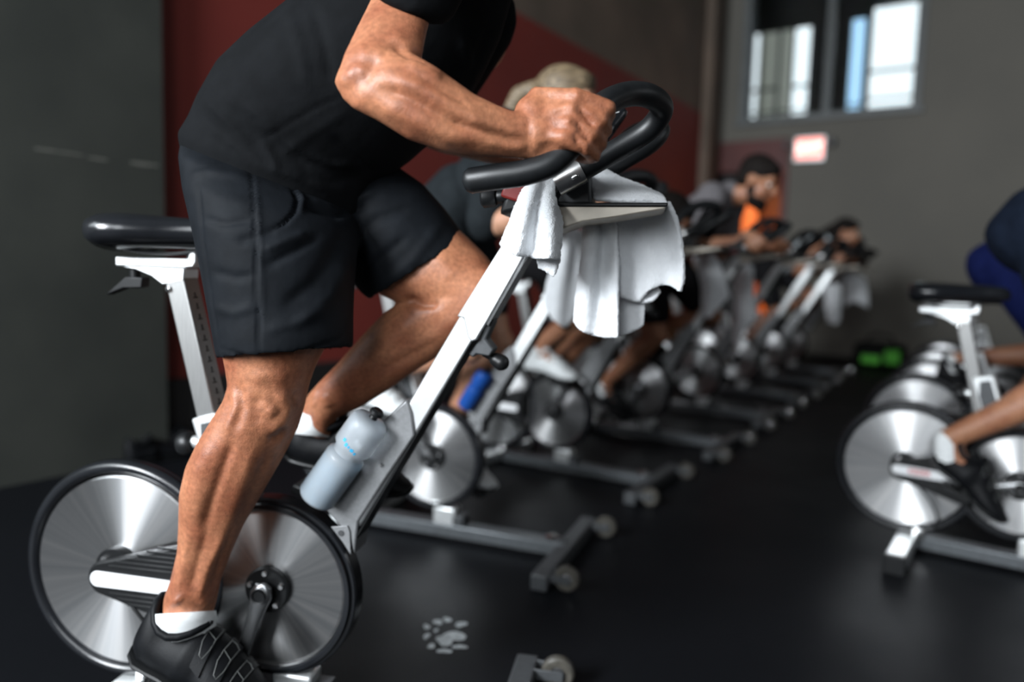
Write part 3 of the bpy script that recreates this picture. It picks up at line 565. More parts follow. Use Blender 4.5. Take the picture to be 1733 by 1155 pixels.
# ================================================================== PEOPLE
def X3(m3, p): return m3 @ Vector(p)
def shoe_parts(root, heel, fwd, up, side_s, colr='shoe', detail=True, Lh=.285, sole='plastic', wk=1.0, hk=1.0):
    """cycling shoe: heel = world point at the back of the sole; side_s -1 right / +1 left foot"""
    fwd = Vector(fwd).normalized(); up = (Vector(up)-fwd*Vector(up).dot(fwd)).normalized(); lft = up.cross(fwd)
    base = Vector(root.location)
    def G(x, y, z): return Vector(heel)+fwd*x*Lh+lft*y+up*z*hk-base
    S = [(0, .012, .022, .092), (.03, .027, .010, .116), (.10, .036, .004, .108), (.20, .037, .006, .090), (.30, .038, .010, .095), (.40, .041, .010, .108), (.55, .046, .004, .093), (.70, .051, .002, .073), (.84, .049, .007, .055), (.94, .036, .015, .041), (1.0, .012, .024, .033)]
    def sec(x):
        for a, b in zip(S[:-1], S[1:]):
            if a[0] <= x <= b[0]:
                t = (x-a[0])/(b[0]-a[0]); t = t*t*(3-2*t)*.5+t*.5; return [a[i]+(b[i]-a[i])*t for i in range(1, 4)]
    def surf(x, v, off=0):                   # v angle around, 0 = left side, 90 = top
        wd, zb, zt = sec(x); c, s_ = math.cos(R(v)), math.sin(R(v)); zc = zb+(zt-zb)*.42
        wq = wd*wk*(1-.25*max(0, s_))
        yy = (wq+off)*math.copysign(abs(c)**.75, c); zz = zc+((zt-zc) if s_ > 0 else (zc-zb))*math.copysign(abs(s_)**.9, s_)+(off if s_ > 0 else -off)*abs(s_)
        return G(x, yy+side_s*-.012*math.sin(math.pi*min(1, x))*(1 if x > .4 else 0), zz)
    u = MB(); xs = [0, .015, .03, .06, .1, .15, .2, .25, .3, .35, .4, .46, .52, .58, .64, .7, .76, .82, .87, .91, .94, .97, .99, 1.0]; nv = 28
    u.v = [tuple(surf(x, 360*k/nv)) for x in xs for k in range(nv)]
    u.f = [(i*nv+k, i*nv+(k+1) % nv, (i+1)*nv+(k+1) % nv, (i+1)*nv+k) for i in range(len(xs)-1) for k in range(nv)]+[tuple(range(nv)), tuple((len(xs)-1)*nv+k for k in range(nv))]
    sh = obj('shoe', u, colr, root, ang=180)
    so = MB(); rings = []
    for x in xs[1:-1]:
        wd, zb, zt = sec(x); c = G(x, side_s*-.012*math.sin(math.pi*x)*(1 if x > .4 else 0), zb+.004); rings.append((c, lft*(wd*wk*.97+.003), up*.009))
    so.loft(rings, 20, True, .7); obj('sole', so, sole, sh)
    # padded collar around the ankle
    cp_ = []
    for k in range(18):
        a = 2*math.pi*k/18; x = .215+.175*math.cos(a); cp_.append(G(x, .034*wk*math.sin(a), .090+.030*math.cos(a)**2))
    cp_.append(cp_[0]); obj('collar', MB().tube(cp_, .0075, 10, False), colr, sh, ang=180)
    if detail:
        obj('tongue', MB().loft([(G(.33, 0, .100), lft*.022, up*.006), (G(.345, 0, .118), lft*.024, up*.008), (G(.37, 0, .127), lft*.018, up*.006)], 16), colr, sh, ang=180)
        for k, (x0, wd_, sl) in enumerate([(.44, .085, .10), (.585, .085, .09), (.72, .075, .07)]):
            st = MB(); n = 12
            vv = [side_base+k2*(162/n) for side_base in [14] for k2 in range(n+1)]
            pts = []
            for off in (.0005, .0042):
                for v_ in vv:
                    vr = v_ if side_s > 0 else 180-v_
                    fr = (v_-14)/162
                    xa = x0-sl*(fr-.5)*1.0-(0) ; 
                    for e in (-.5, .5): pts.append(surf(min(.97, max(.02, xa+e*wd_)), vr, off))
            m_ = 2*(n+1); f = []
            for i in range(n):
                f += [(2*i, 2*i+1, 2*i+3, 2*i+2), (m_+2*i, m_+2*i+2, m_+2*i+3, m_+2*i+1), (2*i, 2*i+2, m_+2*i+2, m_+2*i), (2*i+1, m_+2*i+1, m_+2*i+3, 2*i+3)]
            f += [(0, m_, m_+1, 1), (2*n, 2*n+1, m_+2*n+1, m_+2*n)]
            st.add(pts, f); so_ = obj('strap', st, colr, sh, ang=60)
            ln = MB()                        # grey outline printed on the strap
            def sp2(fr, e):
                fr = 1.0-fr; v_ = 14+162*fr; vr = v_ if side_s > 0 else 180-v_; return surf(min(.97, x0-sl*(fr-.5)+e*wd_), vr, .0046)
            for loop in ([(.60, -.40), (.60, .40), (.74, .40), (.86, .15), (.86, -.15), (.74, -.40), (.60, -.40)], [(.60, -.40), (.46, -.40), (.44, .0), (.46, .40), (.60, .40)], [(.46, -.42), (.2, -.44)], [(.46, .42), (.2, .44)]):
                if side_s < 0: pass
                ln.tube([sp2(a, b_) for a, b_ in loop], .0007, 5)
            obj('strap_print', ln, 'shoe_line', sh)
    return sh
def sock(root, ankle, r0, foot, r1, up_r=None):
    base = Vector(root.location); return obj('sock', MB().capsule(Vector(foot)-base, r1, Vector(ankle)-base, r0, 24), 'sock', root, ang=180)
def head_parts(mb, c, f, up, s=1.0):
    """adds head flesh to mb; returns frame function"""
    f = Vector(f).normalized(); up = (Vector(up)-f*Vector(up).dot(f)).normalized(); l = up.cross(f); c = Vector(c)
    def H(x, y, z): return c+(f*x+l*y+up*z)*s
    mb.ell(H(-.005, 0, .030), f*.096*s, l*.076*s, up*.092*s)
    mb.ell(H(.028, 0, -.045), f*.066*s, l*.060*s, up*.082*s)
    mb.ell(H(.066, 0, -.098), f*.026*s, l*.030*s, up*.022*s)
    mb.ell(H(.040, 0, -.085), f*.045*s, l*.050*s, up*.03*s)
    mb.capsule(H(.094, 0, .012), .010*s, H(.112, 0, -.028), .014*s)
    for y in (-1, 1):
        mb.ell(H(.107, y*.012, -.032), f*.010*s, l*.009*s, up*.008*s)
        mb.ell(H(.080, y*.034, .028), f*.018*s, l*.026*s, up*.009*s)
        mb.ell(H(.066, y*.042, -.030), f*.022*s, l*.020*s, up*.022*s)
        mb.ell(H(-.008, y*.077, -.012), f*.017*s, l*.009*s, up*.032*s)
    mb.ell(H(.090, 0, -.062), f*.010*s, l*.022*s, up*.006*s); mb.ell(H(.087, 0, -.074), f*.010*s, l*.019*s, up*.006*s)
    return H, f, l, up
def eyes(root, H, f, l, up, s=1.0):
    base = Vector(root.location)
    for y in (-1, 1):
        e = obj('eye', MB().ell(H(.072, y*.033, .004)-base, f*.012*s, l*.014*s, up*.010*s), 'eye', root, ang=180)
        obj('iris', MB().ell(H(.0825, y*.033, .004)-base, f*.003*s, l*.006*s, up*.006*s), 'iris', e, ang=180)
def fist(mb, G, a, w_, c, s=1.0, wrist=None):
    """hand closed on a bar: G bar centre, a bar axis (towards index), w_ forward, c side of the knuckles"""
    a, w_, c = Vector(a).normalized(), Vector(w_), Vector(c); w_ = (w_-a*w_.dot(a)).normalized(); c = (c-a*c.dot(a)-w_*c.dot(w_)).normalized(); G = Vector(G)
    def Q(x, y, z): return G+(a*x+w_*y+c*z)*s
    lens = [.97, 1.04, 1.0, .86]
    for i in range(4):
        x = (1.5-i)*.0208; q = lens[i]
        yp, zp = (.027, .021, .014, .008)[i], (.024, .026, .026, .025)[i]
        p = [Q(x, -.022, .030), Q(x*1.02, yp, zp), Q(x, .032*q, .0), Q(x*.9, .020*q, -.024), Q(x*.85, -.002, -.028)]
        r = [.0125, .0112, .0102, .0092, .0078]
        for k in range(4): mb.capsule(p[k], r[k]*s, p[k+1], r[k+1]*s, 12)
        mb.ell(Q(x*.95, -.020, .034), a*.0105*s, w_*.012*s, c*.010*s)
        mb.capsule(Q(x*.85, -.075, .012), .011*s, Q(x*.95, -.022, .029), .0125*s, 12)
    mb.ell(Q(.0, -.045, .012), a*.043*s, w_*.045*s, c*.019*s)
    mb.ell(Q(-.012, -.055, .0), a*.030*s, w_*.036*s, c*.022*s)
    tp = [Q(.025, -.065, -.004), Q(.040, -.040, -.020), Q(.030, -.008, -.032), Q(.018, .018, -.034)]
    for k in range(3): mb.capsule(tp[k], [.018, .0145, .012][k]*s, tp[k+1], [.0145, .012, .0095][k]*s, 12)
    if wrist is not None: mb.capsule(wrist, .027*s, Q(0, -.07, .006), .028*s, 16)
# ------------------------------------------------------------------ the man in black on the nearest bike
def hero():
    base = W('b1', .33, 0, 0); root = empty('person', base)
    tag(root, 'man in black t-shirt and dark shorts pedalling the nearest bike, hand on its bar', 'person')
    body = MB()
    # torso core, inside the shirt
    TS = [(322, 240, 560, 345, 0, .80), (334, 205, 635, 312, 0, .80), (352, 165, 690, 274, 0, .78), (385, 108, 738, 232, 0, .78), (435, 58, 778, 190, 0, .80), (500, 3, 814, 132, 0, .84), (560, -48, 846, 66, 0, .86), (618, -90, 868, -10, 0, .85), (668, -122, 872, -70, 0, .75), (720, -150, 850, -115, 0, .6)]
    core = sections(TS); body.loft(roundcap([(c, a*.86, b*.86) for c, a, b in core[1:]]), 28)
    # right leg
    RL = [(365, 430, 570, 450, -.10, .72), (366, 520, 572, 525, -.115, .80), (379, 590, 548, 588, -.12, .84), (386, 628, 531, 622, -.12, .88), (389, 655, 521, 652, -.12, .92), (381, 680, 514, 686, -.12, .92), (362, 712, 503, 722, -.12, .90), (338, 752, 484, 760, -.12, .90), (319, 793, 463, 797, -.12, .92), (308, 840, 438, 840, -.12, .92), (306, 890, 410, 888, -.118, .92), (303, 935, 389, 936, -.116, .92), (292, 980, 372, 982, -.114, .95), (280, 1015, 364, 1018, -.112, .98), (278, 1050, 354, 1052, -.11, 1.0), (290, 1080, 345, 1080, -.11, .9)]
    body.loft(roundcap(sections(RL)), 28)
    # left leg
    LL = [(530, 310, 520, 420, .07, .8), (610, 310, 570, 445, .085, .8), (700, 330, 618, 470, .095, .82), (760, 372, 645, 500, .10, .85), (792, 402, 668, 511, .10, .86), (822, 432, 705, 519, .10, .88), (846, 462, 742, 530, .10, .9)]
    body.loft(roundcap(sections(LL)), 28)
    KL = [(742, 470, 852, 470, .10, .9), (718, 492, 842, 520, .10, .92), (688, 505, 805, 562, .10, .95), (650, 530, 757, 594, .10, .95), (612, 570, 706, 626, .10, .95), (572, 616, 655, 662, .10, .95), (540, 648, 610, 690, .10, .97), (522, 668, 574, 706, .10, 1.0), (512, 688, 560, 722, .10, 1.0), (508, 715, 560, 740, .10, 1.0)]
    body.loft(roundcap(sections(KL)), 28)
    # right arm: shoulder, upper arm, forearm
    UA = [(668, -120, 775, -85, -.16, .8), (640, -60, 765, -45, -.205, .82), (628, 0, 735, 5, -.25, .88), (606, 45, 722, 55, -.285, .85), (584, 92, 712, 105, -.315, .82), (571, 135, 672, 150, -.33, .80), (578, 160, 640, 172, -.33, .75)]
    body.loft(roundcap(sections(UA)), 28)
    FA = [(640, 72, 570, 150, -.33, .75), (690, 86, 596, 183, -.33, .80), (737, 113, 642, 206, -.325, .82), (768, 136, 690, 236, -.315, .82), (803, 161, 750, 256, -.305, .80), (845, 181, 812, 264, -.292, .76), (880, 193, 864, 267, -.28, .72), (902, 190, 892, 269, -.272, .68), (918, 182, 902, 272, -.268, .60)]
    body.loft(roundcap(sections(FA)), 28)
    o_, fw_, lf_ = frame('b1')
    G = at(984, 221, -.243)
    axis = at(997, 172, -.232)-at(968, 272, -.255); wdir = at(1000, 222, -.245)-at(900, 232, -.265)
    fist(body, G, axis, wdir, -lf_+fw_*.25+Vector((0, 0, .15)), 1.0, at(905, 229, -.27))
    body.loft(roundcap(sections([(915, 184, 900, 271, -.268, .55), (940, 174, 915, 276, -.268, .42), (968, 172, 944, 274, -.27, .32)])), 20)
    # left arm (mostly behind)
    LAe = at(700, 200, .26); LAs = W('b1', .66, .19, 1.36); LAw = at(880, 262, .25)
    body.capsule(LAs, .06, LAe, .048, 18); body.capsule(LAe, .050, LAe.lerp(LAw, .35), .050, 18); body.capsule(LAe.lerp(LAw, .35), .050, LAw, .031, 18)
    G2 = W('b1', .865, .25, 1.10)
    a2 = Vector(axis); a2 = a2-lf_*2*a2.dot(lf_); fist(body, G2, a2, fw_, lf_+fw_*.2, 1.0, LAw)
    # neck and head (above the frame)
    hc = W('b1', .80, 0, 1.60)
    body.capsule(W('b1', .68, 0, 1.42), .062, hc-fw_*.03-Vector((0, 0, .05)), .056, 18)
    H, f, l, up = head_parts(body, hc, fw_+Vector((0, 0, -.25)), Vector((0, 0, 1)))
    me = remesh(body, .0045, 5, .5)
    # muscles, tendons, creases
    ST = [
        # elbow crease and upper arm
        ([(664, 76), (690, 92), (715, 100), (736, 112)], 6, -.006), ([(660, 62), (695, 74), (722, 92)], 12, .004), ([(690, 108), (722, 118), (748, 132)], 11, .004),
        ([(588, 132), (605, 118), (622, 125)], 11, .005), ([(606, 88), (630, 84), (650, 92)], 12, .003), ([(640, 100), (628, 118), (615, 140)], 8, -.003),
        # forearm bands
        ([(640, 150), (690, 165), (750, 196), (800, 222)], 9, -.0055), ([(655, 128), (710, 146), (770, 182), (830, 212)], 13, .0042), ([(640, 178), (700, 205), (760, 232), (810, 240)], 12, .0035),
        ([(760, 205), (810, 222), (850, 232), (885, 240)], 6, -.004), ([(790, 200), (840, 214), (885, 228)], 6, .003), ([(700, 128), (745, 150), (790, 178)], 5, -.0025),
        ([(820, 240), (860, 250), (885, 252)], 6, .002), ([(893, 200), (896, 230), (892, 262)], 5, -.0018),
        # hand tendons, knuckles
        ([(912, 205), (945, 185), (972, 176)], 5, .0016), ([(910, 220), (945, 208), (970, 204)], 5, .0016), ([(912, 238), (945, 232), (965, 230)], 5, .0014), ([(925, 196), (960, 190)], 5, -.0012), ([(925, 213), (962, 216)], 5, -.0012),
        ([(978, 180), (992, 198), (1006, 214)], 3.2, -.006), ([(976, 207), (986, 222), (997, 238)], 3.2, -.006), ([(972, 232), (980, 246), (988, 258)], 3, -.005), ([(968, 172), (974, 166)], 6, .002), ([(972, 198), (978, 196)], 5, .002), ([(970, 221), (975, 220)], 5, .002),
        # right knee
        ([(470, 660), (488, 690), (478, 716), (455, 730)], 11, .006), ([(440, 668), (430, 695), (438, 720)], 12, -.004), ([(455, 745), (470, 740), (480, 725)], 7, -.005), ([(455, 690), (465, 702)], 12, .004), ([(425, 640), (455, 636), (490, 640)], 12, .003),
        ([(405, 650), (410, 690), (398, 730)], 8, -.004), ([(395, 660), (400, 690), (380, 735)], 6, .003), ([(500, 660), (505, 690)], 8, -.003),
        # calf and shin
        ([(395, 745), (375, 800), (355, 860), (345, 900)], 9, -.006), ([(360, 750), (335, 800), (328, 850), (330, 890)], 16, .005), ([(430, 760), (405, 830), (385, 890), (368, 950)], 14, .005), ([(455, 765), (425, 840), (400, 890)], 8, -.003),
        ([(350, 900), (335, 950), (322, 1000)], 7, -.004), ([(375, 905), (352, 960), (336, 1015)], 7, .004), ([(320, 900), (312, 950), (300, 1000)], 7, .003), ([(392, 890), (372, 950), (360, 1000)], 6, -.003),
        ([(296, 1012), (304, 1020)], 11, .006), ([(340, 1015), (352, 1025)], 9, .003),
        # left leg
        ([(690, 505), (715, 517), (742, 517)], 6, -.008), ([(700, 540), (650, 590), (600, 640)], 12, .004), ([(740, 580), (690, 606), (640, 632)], 9, -.004), ([(548, 668), (556, 690)], 9, .004), ([(535, 660), (530, 690)], 5, .003), ([(742, 430), (770, 470)], 18, .004)]
    sculpt(me, ST); shift(me, -base); b_ = obj('body', me, 'skin', root, ang=180)
    eyes(root, H, f, l, up)
    hair = MB().ell(H(-.012, 0, .050)-base, f*.100, l*.082, up*.085).ell(H(-.05, 0, .0)-base, f*.06, l*.074, up*.07); hm = remesh(hair, .008, 3); obj('hair', hm, 'hair_dark', root, ang=180)
    # shirt
    sh = MB(); body_t = [(c, a, b*1.0) for c, a, b in core]
    hem = [(318, 262, 600, 366, -.0, .80)]; sh.loft(roundcap(sections([(322, 262, 612, 376, 0, .84), (318, 232, 622, 348, 0, .84)])+body_t[1:]), 36)
    sh.loft(roundcap(sections([(660, -150, 815, -100, -.12, .9), (628, -128, 812, -92, -.16, .95), (622, -82, 800, -35, -.21, 1.0), (624, -36, 770, 22, -.245, 1.0), (626, -28, 764, 32, -.25, .98)])), 28)
    LS = [(LAs+Vector((0, 0, .03)), .085), (LAs.lerp(LAe, .6), .074)]; sh.capsule(LS[0][0]-lf_*.04, LS[0][1], LS[1][0], LS[1][1], 20)
    sh.capsule(W('b1', .66, 0, 1.40), .085, W('b1', .71, 0, 1.47), .072, 20)
    sm = remesh(sh, .007, 6, .5)
    SS = [([(365, 142), (400, 165), (430, 200), (450, 212)], 7, -.003), ([(350, 170), (385, 205), (420, 245)], 7, .005), ([(372, 150), (420, 185), (470, 225)], 8, .004), ([(340, 195), (380, 235), (425, 268)], 6, -.003),
          ([(585, 160), (530, 185), (480, 215), (430, 245)], 4, -.0025), ([(590, 185), (545, 215), (500, 245), (470, 270)], 9, .002), ([(430, 215), (480, 250), (530, 290)], 7, -.0028), ([(560, 230), (610, 270), (640, 300)], 8, -.004),
          ([(490, 20), (510, 90), (520, 150)], 10, .004), ([(530, 10), (550, 80), (560, 140)], 9, -.004), ([(780, 60), (800, 120), (790, 160)], 9, .005), ([(830, 40), (805, 100), (790, 150)], 7, -.004), ([(440, 280), (500, 300), (560, 322)], 6, .005),
          ([(480, 235), (520, 262), (560, 278), (600, 280)], 6, .005), ([(500, 300), (560, 310), (620, 290)], 8, -.003), ([(440, 230), (460, 265), (470, 290)], 6, .004)]
    sculpt(sm, SS); shift(sm, -base); obj('t_shirt', sm, 'tee', root, ang=180)
    # shorts: pelvis and two loose legs with turned-in hems
    so = MB()
    def leg(secs):
        r = sections(secs); e = r[-1]; pv = r[-2]; t_ = (pv[0]-e[0]).normalized()
        r = list(reversed([(r[0][0]+(r[0][0]-r[1][0])*.3, r[0][1]*.6, r[0][2]*.6)]))+r+[(e[0]+t_*.002, e[1]*.93, e[2]*.93), (e[0]+t_*.035, e[1]*.86, e[2]*.86)]
        so.loft(r, 36)
    leg([(322, 238, 570, 335, -.0, .80), (317, 268, 600, 362, -.04, .80), (322, 320, 606, 392, -.075, .80), (334, 380, 602, 430, -.095, .82), (347, 450, 598, 480, -.105, .84), (359, 520, 596, 530, -.11, .86), (369, 580, 596, 566, -.115, .88), (374, 608, 596, 590, -.115, .88)])
    leg([(400, 250, 500, 400, .03, .8), (500, 258, 540, 420, .06, .85), (600, 262, 575, 452, .08, .85), (672, 282, 594, 475, .09, .85), (716, 312, 604, 488, .095, .86), (752, 352, 613, 498, .098, .86), (790, 404, 627, 508, .10, .86)])
    om = remesh(so, .005, 9, .5)
    OS = [([(424, 272), (430, 340), (434, 420), (436, 500), (438, 560), (441, 618)], 2.6, -.005), ([(430, 300), (440, 420), (443, 540)], 6, .0025), ([(478, 288), (492, 310), (504, 338), (500, 358), (482, 378), (462, 388)], 3, -.007), ([(486, 290), (500, 312), (512, 340), (508, 362)], 6, .005),
          ([(470, 390), (430, 402), (400, 410)], 8, -.004), ([(335, 300), (342, 400), (356, 500), (370, 585)], 3, -.003), ([(372, 590), (408, 602), (440, 606), (500, 600), (560, 580), (596, 560)], 2.5, -.004), ([(445, 425), (490, 405), (520, 395)], 8, .005), ([(450, 450), (500, 425), (540, 400)], 7, -.005),
          ([(520, 330), (560, 345), (600, 340), (640, 320)], 7, .006), ([(520, 350), (570, 365), (620, 350)], 6, -.006), ([(480, 520), (530, 480), (565, 430), (585, 390)], 12, -.005), ([(500, 550), (560, 500), (590, 440)], 12, .005), ([(360, 460), (400, 470), (430, 465)], 7, -.003), ([(345, 370), (380, 380), (425, 372)], 6, -.003),
          ([(360, 520), (395, 530), (430, 520)], 8, .003), ([(450, 560), (500, 548), (560, 520)], 9, .003), ([(600, 480), (640, 440), (690, 400)], 8, -.004), ([(640, 490), (700, 440), (745, 380)], 10, .004), ([(600, 400), (640, 370), (700, 350)], 9, -.004), ([(318, 300), (350, 290), (420, 300)], 7, .003)]
    sculpt(om, OS); shift(om, -base); obj('shorts', om, 'shorts', root, ang=180)
    # socks and shoes
    an = at(316, 1032, -.11); ft = at(312, 1095, -.11)
    sk = MB().loft(sections([(266, 1040, 362, 1034, -.11, 1.02), (264, 1056, 364, 1048, -.11, 1.04), (270, 1074, 362, 1072, -.11, 1.0), (286, 1096, 350, 1094, -.11, .9)]), 28); obj('sock', shift(sk.mesh('sock'), -base), 'sock', root, ang=180)
    pit = R(-23); shoe_parts(root, at(229, 1100, -.108), fw_*math.cos(pit)+Vector((0, 0, math.sin(pit)))-lf_*.05, (0, 0, 1), -1, Lh=.295, wk=1.3, hk=1.08)
    sk2 = MB().loft(sections([(505, 696, 556, 716, .10, 1.05), (500, 712, 556, 728, .10, 1.05), (498, 735, 562, 742, .10, 1.0)]), 24); obj('sock', shift(sk2.mesh('sock'), -base), 'sock', root, ang=180)
    pit = R(-16); shoe_parts(root, at(478, 772, .115), fw_*math.cos(pit)+Vector((0, 0, math.sin(pit)))+lf_*.05, (0, 0, 1), 1)
    return root
hero()
# ------------------------------------------------------------------ the other riders
def ik(A, C, l1, l2, hint):
    A, C = Vector(A), Vector(C); d = C-A; D = min(d.length, (l1+l2)*.995); u = d.normalized(); a = (l1*l1-l2*l2+D*D)/(2*D); h = math.sqrt(max(0, l1*l1-a*a))
    n = Vector(hint); n = (n-u*n.dot(u)).normalized(); return A+u*a+n*h
def rider(b, label, hip, sh, head, crank, top, bottom, skin_, hair='hair_dark', hairkind='short', k=1.0, short=.72, sleeve=.45, shoe='shoe', look=-.2, hand=(.90, 1.07, .25), beard=False, waist=None, crank_len=.165, group=None, shoe_detail=True, sex='m', sleeveless=False, elb=.35, toe=None, rise=.12, hoff=.195, band=None):
    o, fw, lf = frame(b); Z = Vector((0, 0, 1)); base = W(b, hip[0], 0, 0); root = empty('person', base); tag(root, label, 'person', group)
    def Wb(x, y, z): return W(b, x, y, z)
    def D(x, y, z): return fw*x+lf*y+Z*z
    body = MB(); topm = MB(); botm = MB(); HP = Vector(hip); SHp = Vector(sh)
    hipC = Wb(hip[0], 0, hip[1]); shC = Wb(sh[0], 0, sh[1]); ax = (shC-hipC).normalized(); nrm = lf.cross(ax).normalized()   # nrm: dorsal/ventral
    wS = (.19 if sex == 'm' else .165)*k; wH = (.165 if sex == 'm' else .165)*k
    prof = [(-.10, wH*.80, .10), (0, wH, .118), (.25, wH*.93, .110), (.5, wS*.90, .108), (.75, wS*1.0, .115), (.95, wS*.95, .095), (1.08, wS*.55, .06)]
    T = [(hipC.lerp(shC, t)+nrm*(.02*math.sin(max(0, t)*math.pi)), lf*w_, nrm*d*k) for t, w_, d in prof]
    body.loft(roundcap([(c, a*.93, d*.93) for c, a, d in T]), 24)
    topm.loft(roundcap([(c, a*1.04, d*1.05) for c, a, d in T[1:]]), 28)
    hc = Wb(head[0], 0, head[1]); body.capsule(shC+ax*.03, .058*k, hc-D(.02, 0, .06), .052*k, 16)
    topm.capsule(shC-ax*.02, .075*k, shC+ax*.05, .066*k, 16)
    H, f, l, up = head_parts(body, hc, fw+Z*look, Z, .98*k)
    botm.loft(roundcap([(hipC-ax*.10*k, lf*wH*.9, nrm*.12*k), (hipC, lf*wH*1.06, nrm*.130*k), (hipC+ax*rise*k, lf*wH*1.02, nrm*.122*k)]), 28)
    feet = []
    for s in (-1, 1):
        ca = R(crank)+(0 if s < 0 else math.pi); pd = Vector((PD+crank_len*math.cos(ca), s*.112, HZ+crank_len*math.sin(ca)))
        tilt = R(-18 if pd.z < HZ else -8) if toe is None else R(toe); fd = D(math.cos(tilt), 0, math.sin(tilt))
        heel = Wb(*pd)+Z*.014-fd*hoff; ank = heel+fd*.065+Z*.115
        hj = Wb(hip[0], s*.09*k, hip[1]-.02); kn = ik(hj, ank, .43*k, .42*k, fw+Z*.25)
        body.capsule(hj, .083*k, hj.lerp(kn, .5), .074*k, 18); body.capsule(hj.lerp(kn, .5), .074*k, kn, .053*k, 18)
        body.ell(kn+fw*.012, fw*.05*k, lf*.048*k, Z*.052*k)
        body.capsule(kn, .050*k, kn.lerp(ank, .32), .054*k, 18); body.ell(kn.lerp(ank, .30)-fw*.022, (ank-kn).normalized()*.11*k, lf*.046*k, nrm*.048*k); body.capsule(kn.lerp(ank, .32), .052*k, ank, .032*k, 18)
        body.capsule(ank, .034*k, heel+fd*.16+Z*.05, .03*k, 14)
        e = hj.lerp(kn, short); botm.capsule(hj, .108*k, hj.lerp(kn, short*.5), .100*k, 24); botm.capsule(hj.lerp(kn, short*.5), .100*k, e, (.088 if short < .9 else .066)*k, 24)
        if short > 1.2: botm.capsule(kn, .060*k, kn.lerp(ank, .35), .061*k, 18); botm.capsule(kn.lerp(ank, .35), .061*k, kn.lerp(ank, .85), .040*k, 18)
        feet.append((s, heel, fd, ank))
        sj = Wb(sh[0], s*wS*.95, sh[1])-Z*.005; hd = Wb(hand[0], s*hand[2], hand[1]); wr = hd-fw*.085+Z*.012
        el = ik(sj, wr, .295*k, .265*k, lf*s*elb-Z*.8-fw*.5)
        body.capsule(sj, .058*k, sj.lerp(el, .5), .050*k, 16); body.capsule(sj.lerp(el, .5), .050*k, el, .040*k, 16); body.capsule(el, .041*k, el.lerp(wr, .3), .044*k, 16); body.capsule(el.lerp(wr, .3), .044*k, wr, .028*k, 16)
        fist(body, hd, Vector(fw*.55+Z*.8-lf*s*.1), fw, lf*s+fw*.1, .98*k, wr)
        if not sleeveless: topm.capsule(sj+lf*s*-.005, .078*k, sj.lerp(el, sleeve), .068*k, 18)
    vx = .009
    bm_ = remesh(body, vx, 4, .5); shift(bm_, -base); obj('body', bm_, skin_, root, ang=180)
    tm = remesh(topm, .011, 5, .5); shift(tm, -base); obj('top', tm, top, root, ang=180)
    om = remesh(botm, .011, 5, .5); shift(om, -base); obj('shorts' if short < 1.2 else 'leggings', om, bottom, root, ang=180)
    if band: obj('green_band', shift(MB().loft([(hipC+ax*a_, lf*wH*1.10, nrm*.137*k) for a_ in (.0, .015, .04, .055)], 32).mesh('band'), -base), band, root, ang=60)
    eyes(root, H, f, l, up, .98*k)
    hm = MB(); hm.ell(H(-.014, 0, .048), f*.099*k, l*.082*k, up*.084*k); hm.ell(H(-.055, 0, .0), f*.055*k, l*.072*k, up*.070*k); hm.ell(H(.045, 0, .078), f*.042*k, l*.060*k, up*.038*k)
    if hairkind == 'ponytail':
        hm.ell(H(-.112, 0, .035), f*.030, l*.028, up*.028); pts = [H(-.12, 0, .045), H(-.165, 0, .02), H(-.195, 0, -.06), H(-.20, 0, -.14), H(-.185, 0, -.20)]; rr = [.026, .030, .027, .020, .008]
        for a_ in range(4): hm.capsule(pts[a_], rr[a_], pts[a_+1], rr[a_+1])
    if hairkind == 'long': hm.ell(H(-.085, 0, -.02), f*.06, l*.075, up*.085); hm.capsule(H(-.10, 0, .02), .045, H(-.16, 0, -.02), .030); hm.capsule(H(-.16, 0, -.02), .030, H(-.21, 0, -.05), .018)
    hh = remesh(hm, .009, 3); shift(hh, -base); obj('hair', hh, hair, root, ang=180)
    if beard:
        bd = MB(); bd.ell(H(.038, 0, -.088), f*.056, l*.058, up*.044); bd.ell(H(.072, 0, -.108), f*.030, l*.036, up*.030); bd.ell(H(.01, 0, -.05), f*.04, l*.068, up*.05); bdm = remesh(bd, .008, 3); shift(bdm, -base); obj('beard', bdm, hair, root, ang=180)
    for s, heel, fd, ank in feet:
        shoe_parts(root, heel, fd, Z, s, shoe, shoe_detail, .275)
        sock(root, ank-Z*.005, .036*k, heel+fd*.075+Z*.06, .037*k)
    return root
rider('b2', 'woman with blonde ponytail, partly hidden behind the man in black', (.36, 1.07), (.59, 1.31), (.735, 1.405), 128, 'charcoal_cloth', 'charcoal_cloth', 'skin_light', 'hair_blonde', 'ponytail', .95, .66, sleeve=.95, elb=.05, shoe='shoe_white', sex='f', look=-.15)
rider('b3', 'crouching rider in dark top hidden behind the big white towel', (.20, 1.0), (.60, 1.12), (.80, 1.12), 62, 'black_cloth', 'black_cloth', 'skin_mid', k=.97, shoe='shoe_white', look=-.5, hand=(.86, 1.05, .25))
rider('b4', 'bearded dark-haired man in grey t-shirt leaning on his handlebar', (.36, 1.03), (.71, 1.295), (.88, 1.385), 250, 'grey_tee', 'black_cloth', 'skin_mid', beard=True, sleeve=.5, rise=.0,  look=-.45, hand=(.96, 1.06, .24))
rider('b7', 'long-haired rider in white tank top bent low near the far wall', (.28, 1.02), (.72, 1.20), (.89, 1.29), 240, 'white_cloth', 'black_cloth', 'skin_mid', hairkind='long', k=.97, sleeveless=True, shoe_detail=False, look=-.25, sex='f')
rider('b8', 'dark-skinned rider in brown top, farthest of the left row', (.26, .98), (.68, 1.10), (.84, 1.20), 100, 'brown_cloth', 'black_cloth', 'skin_dark', k=.95, shoe_detail=False, look=-.25)
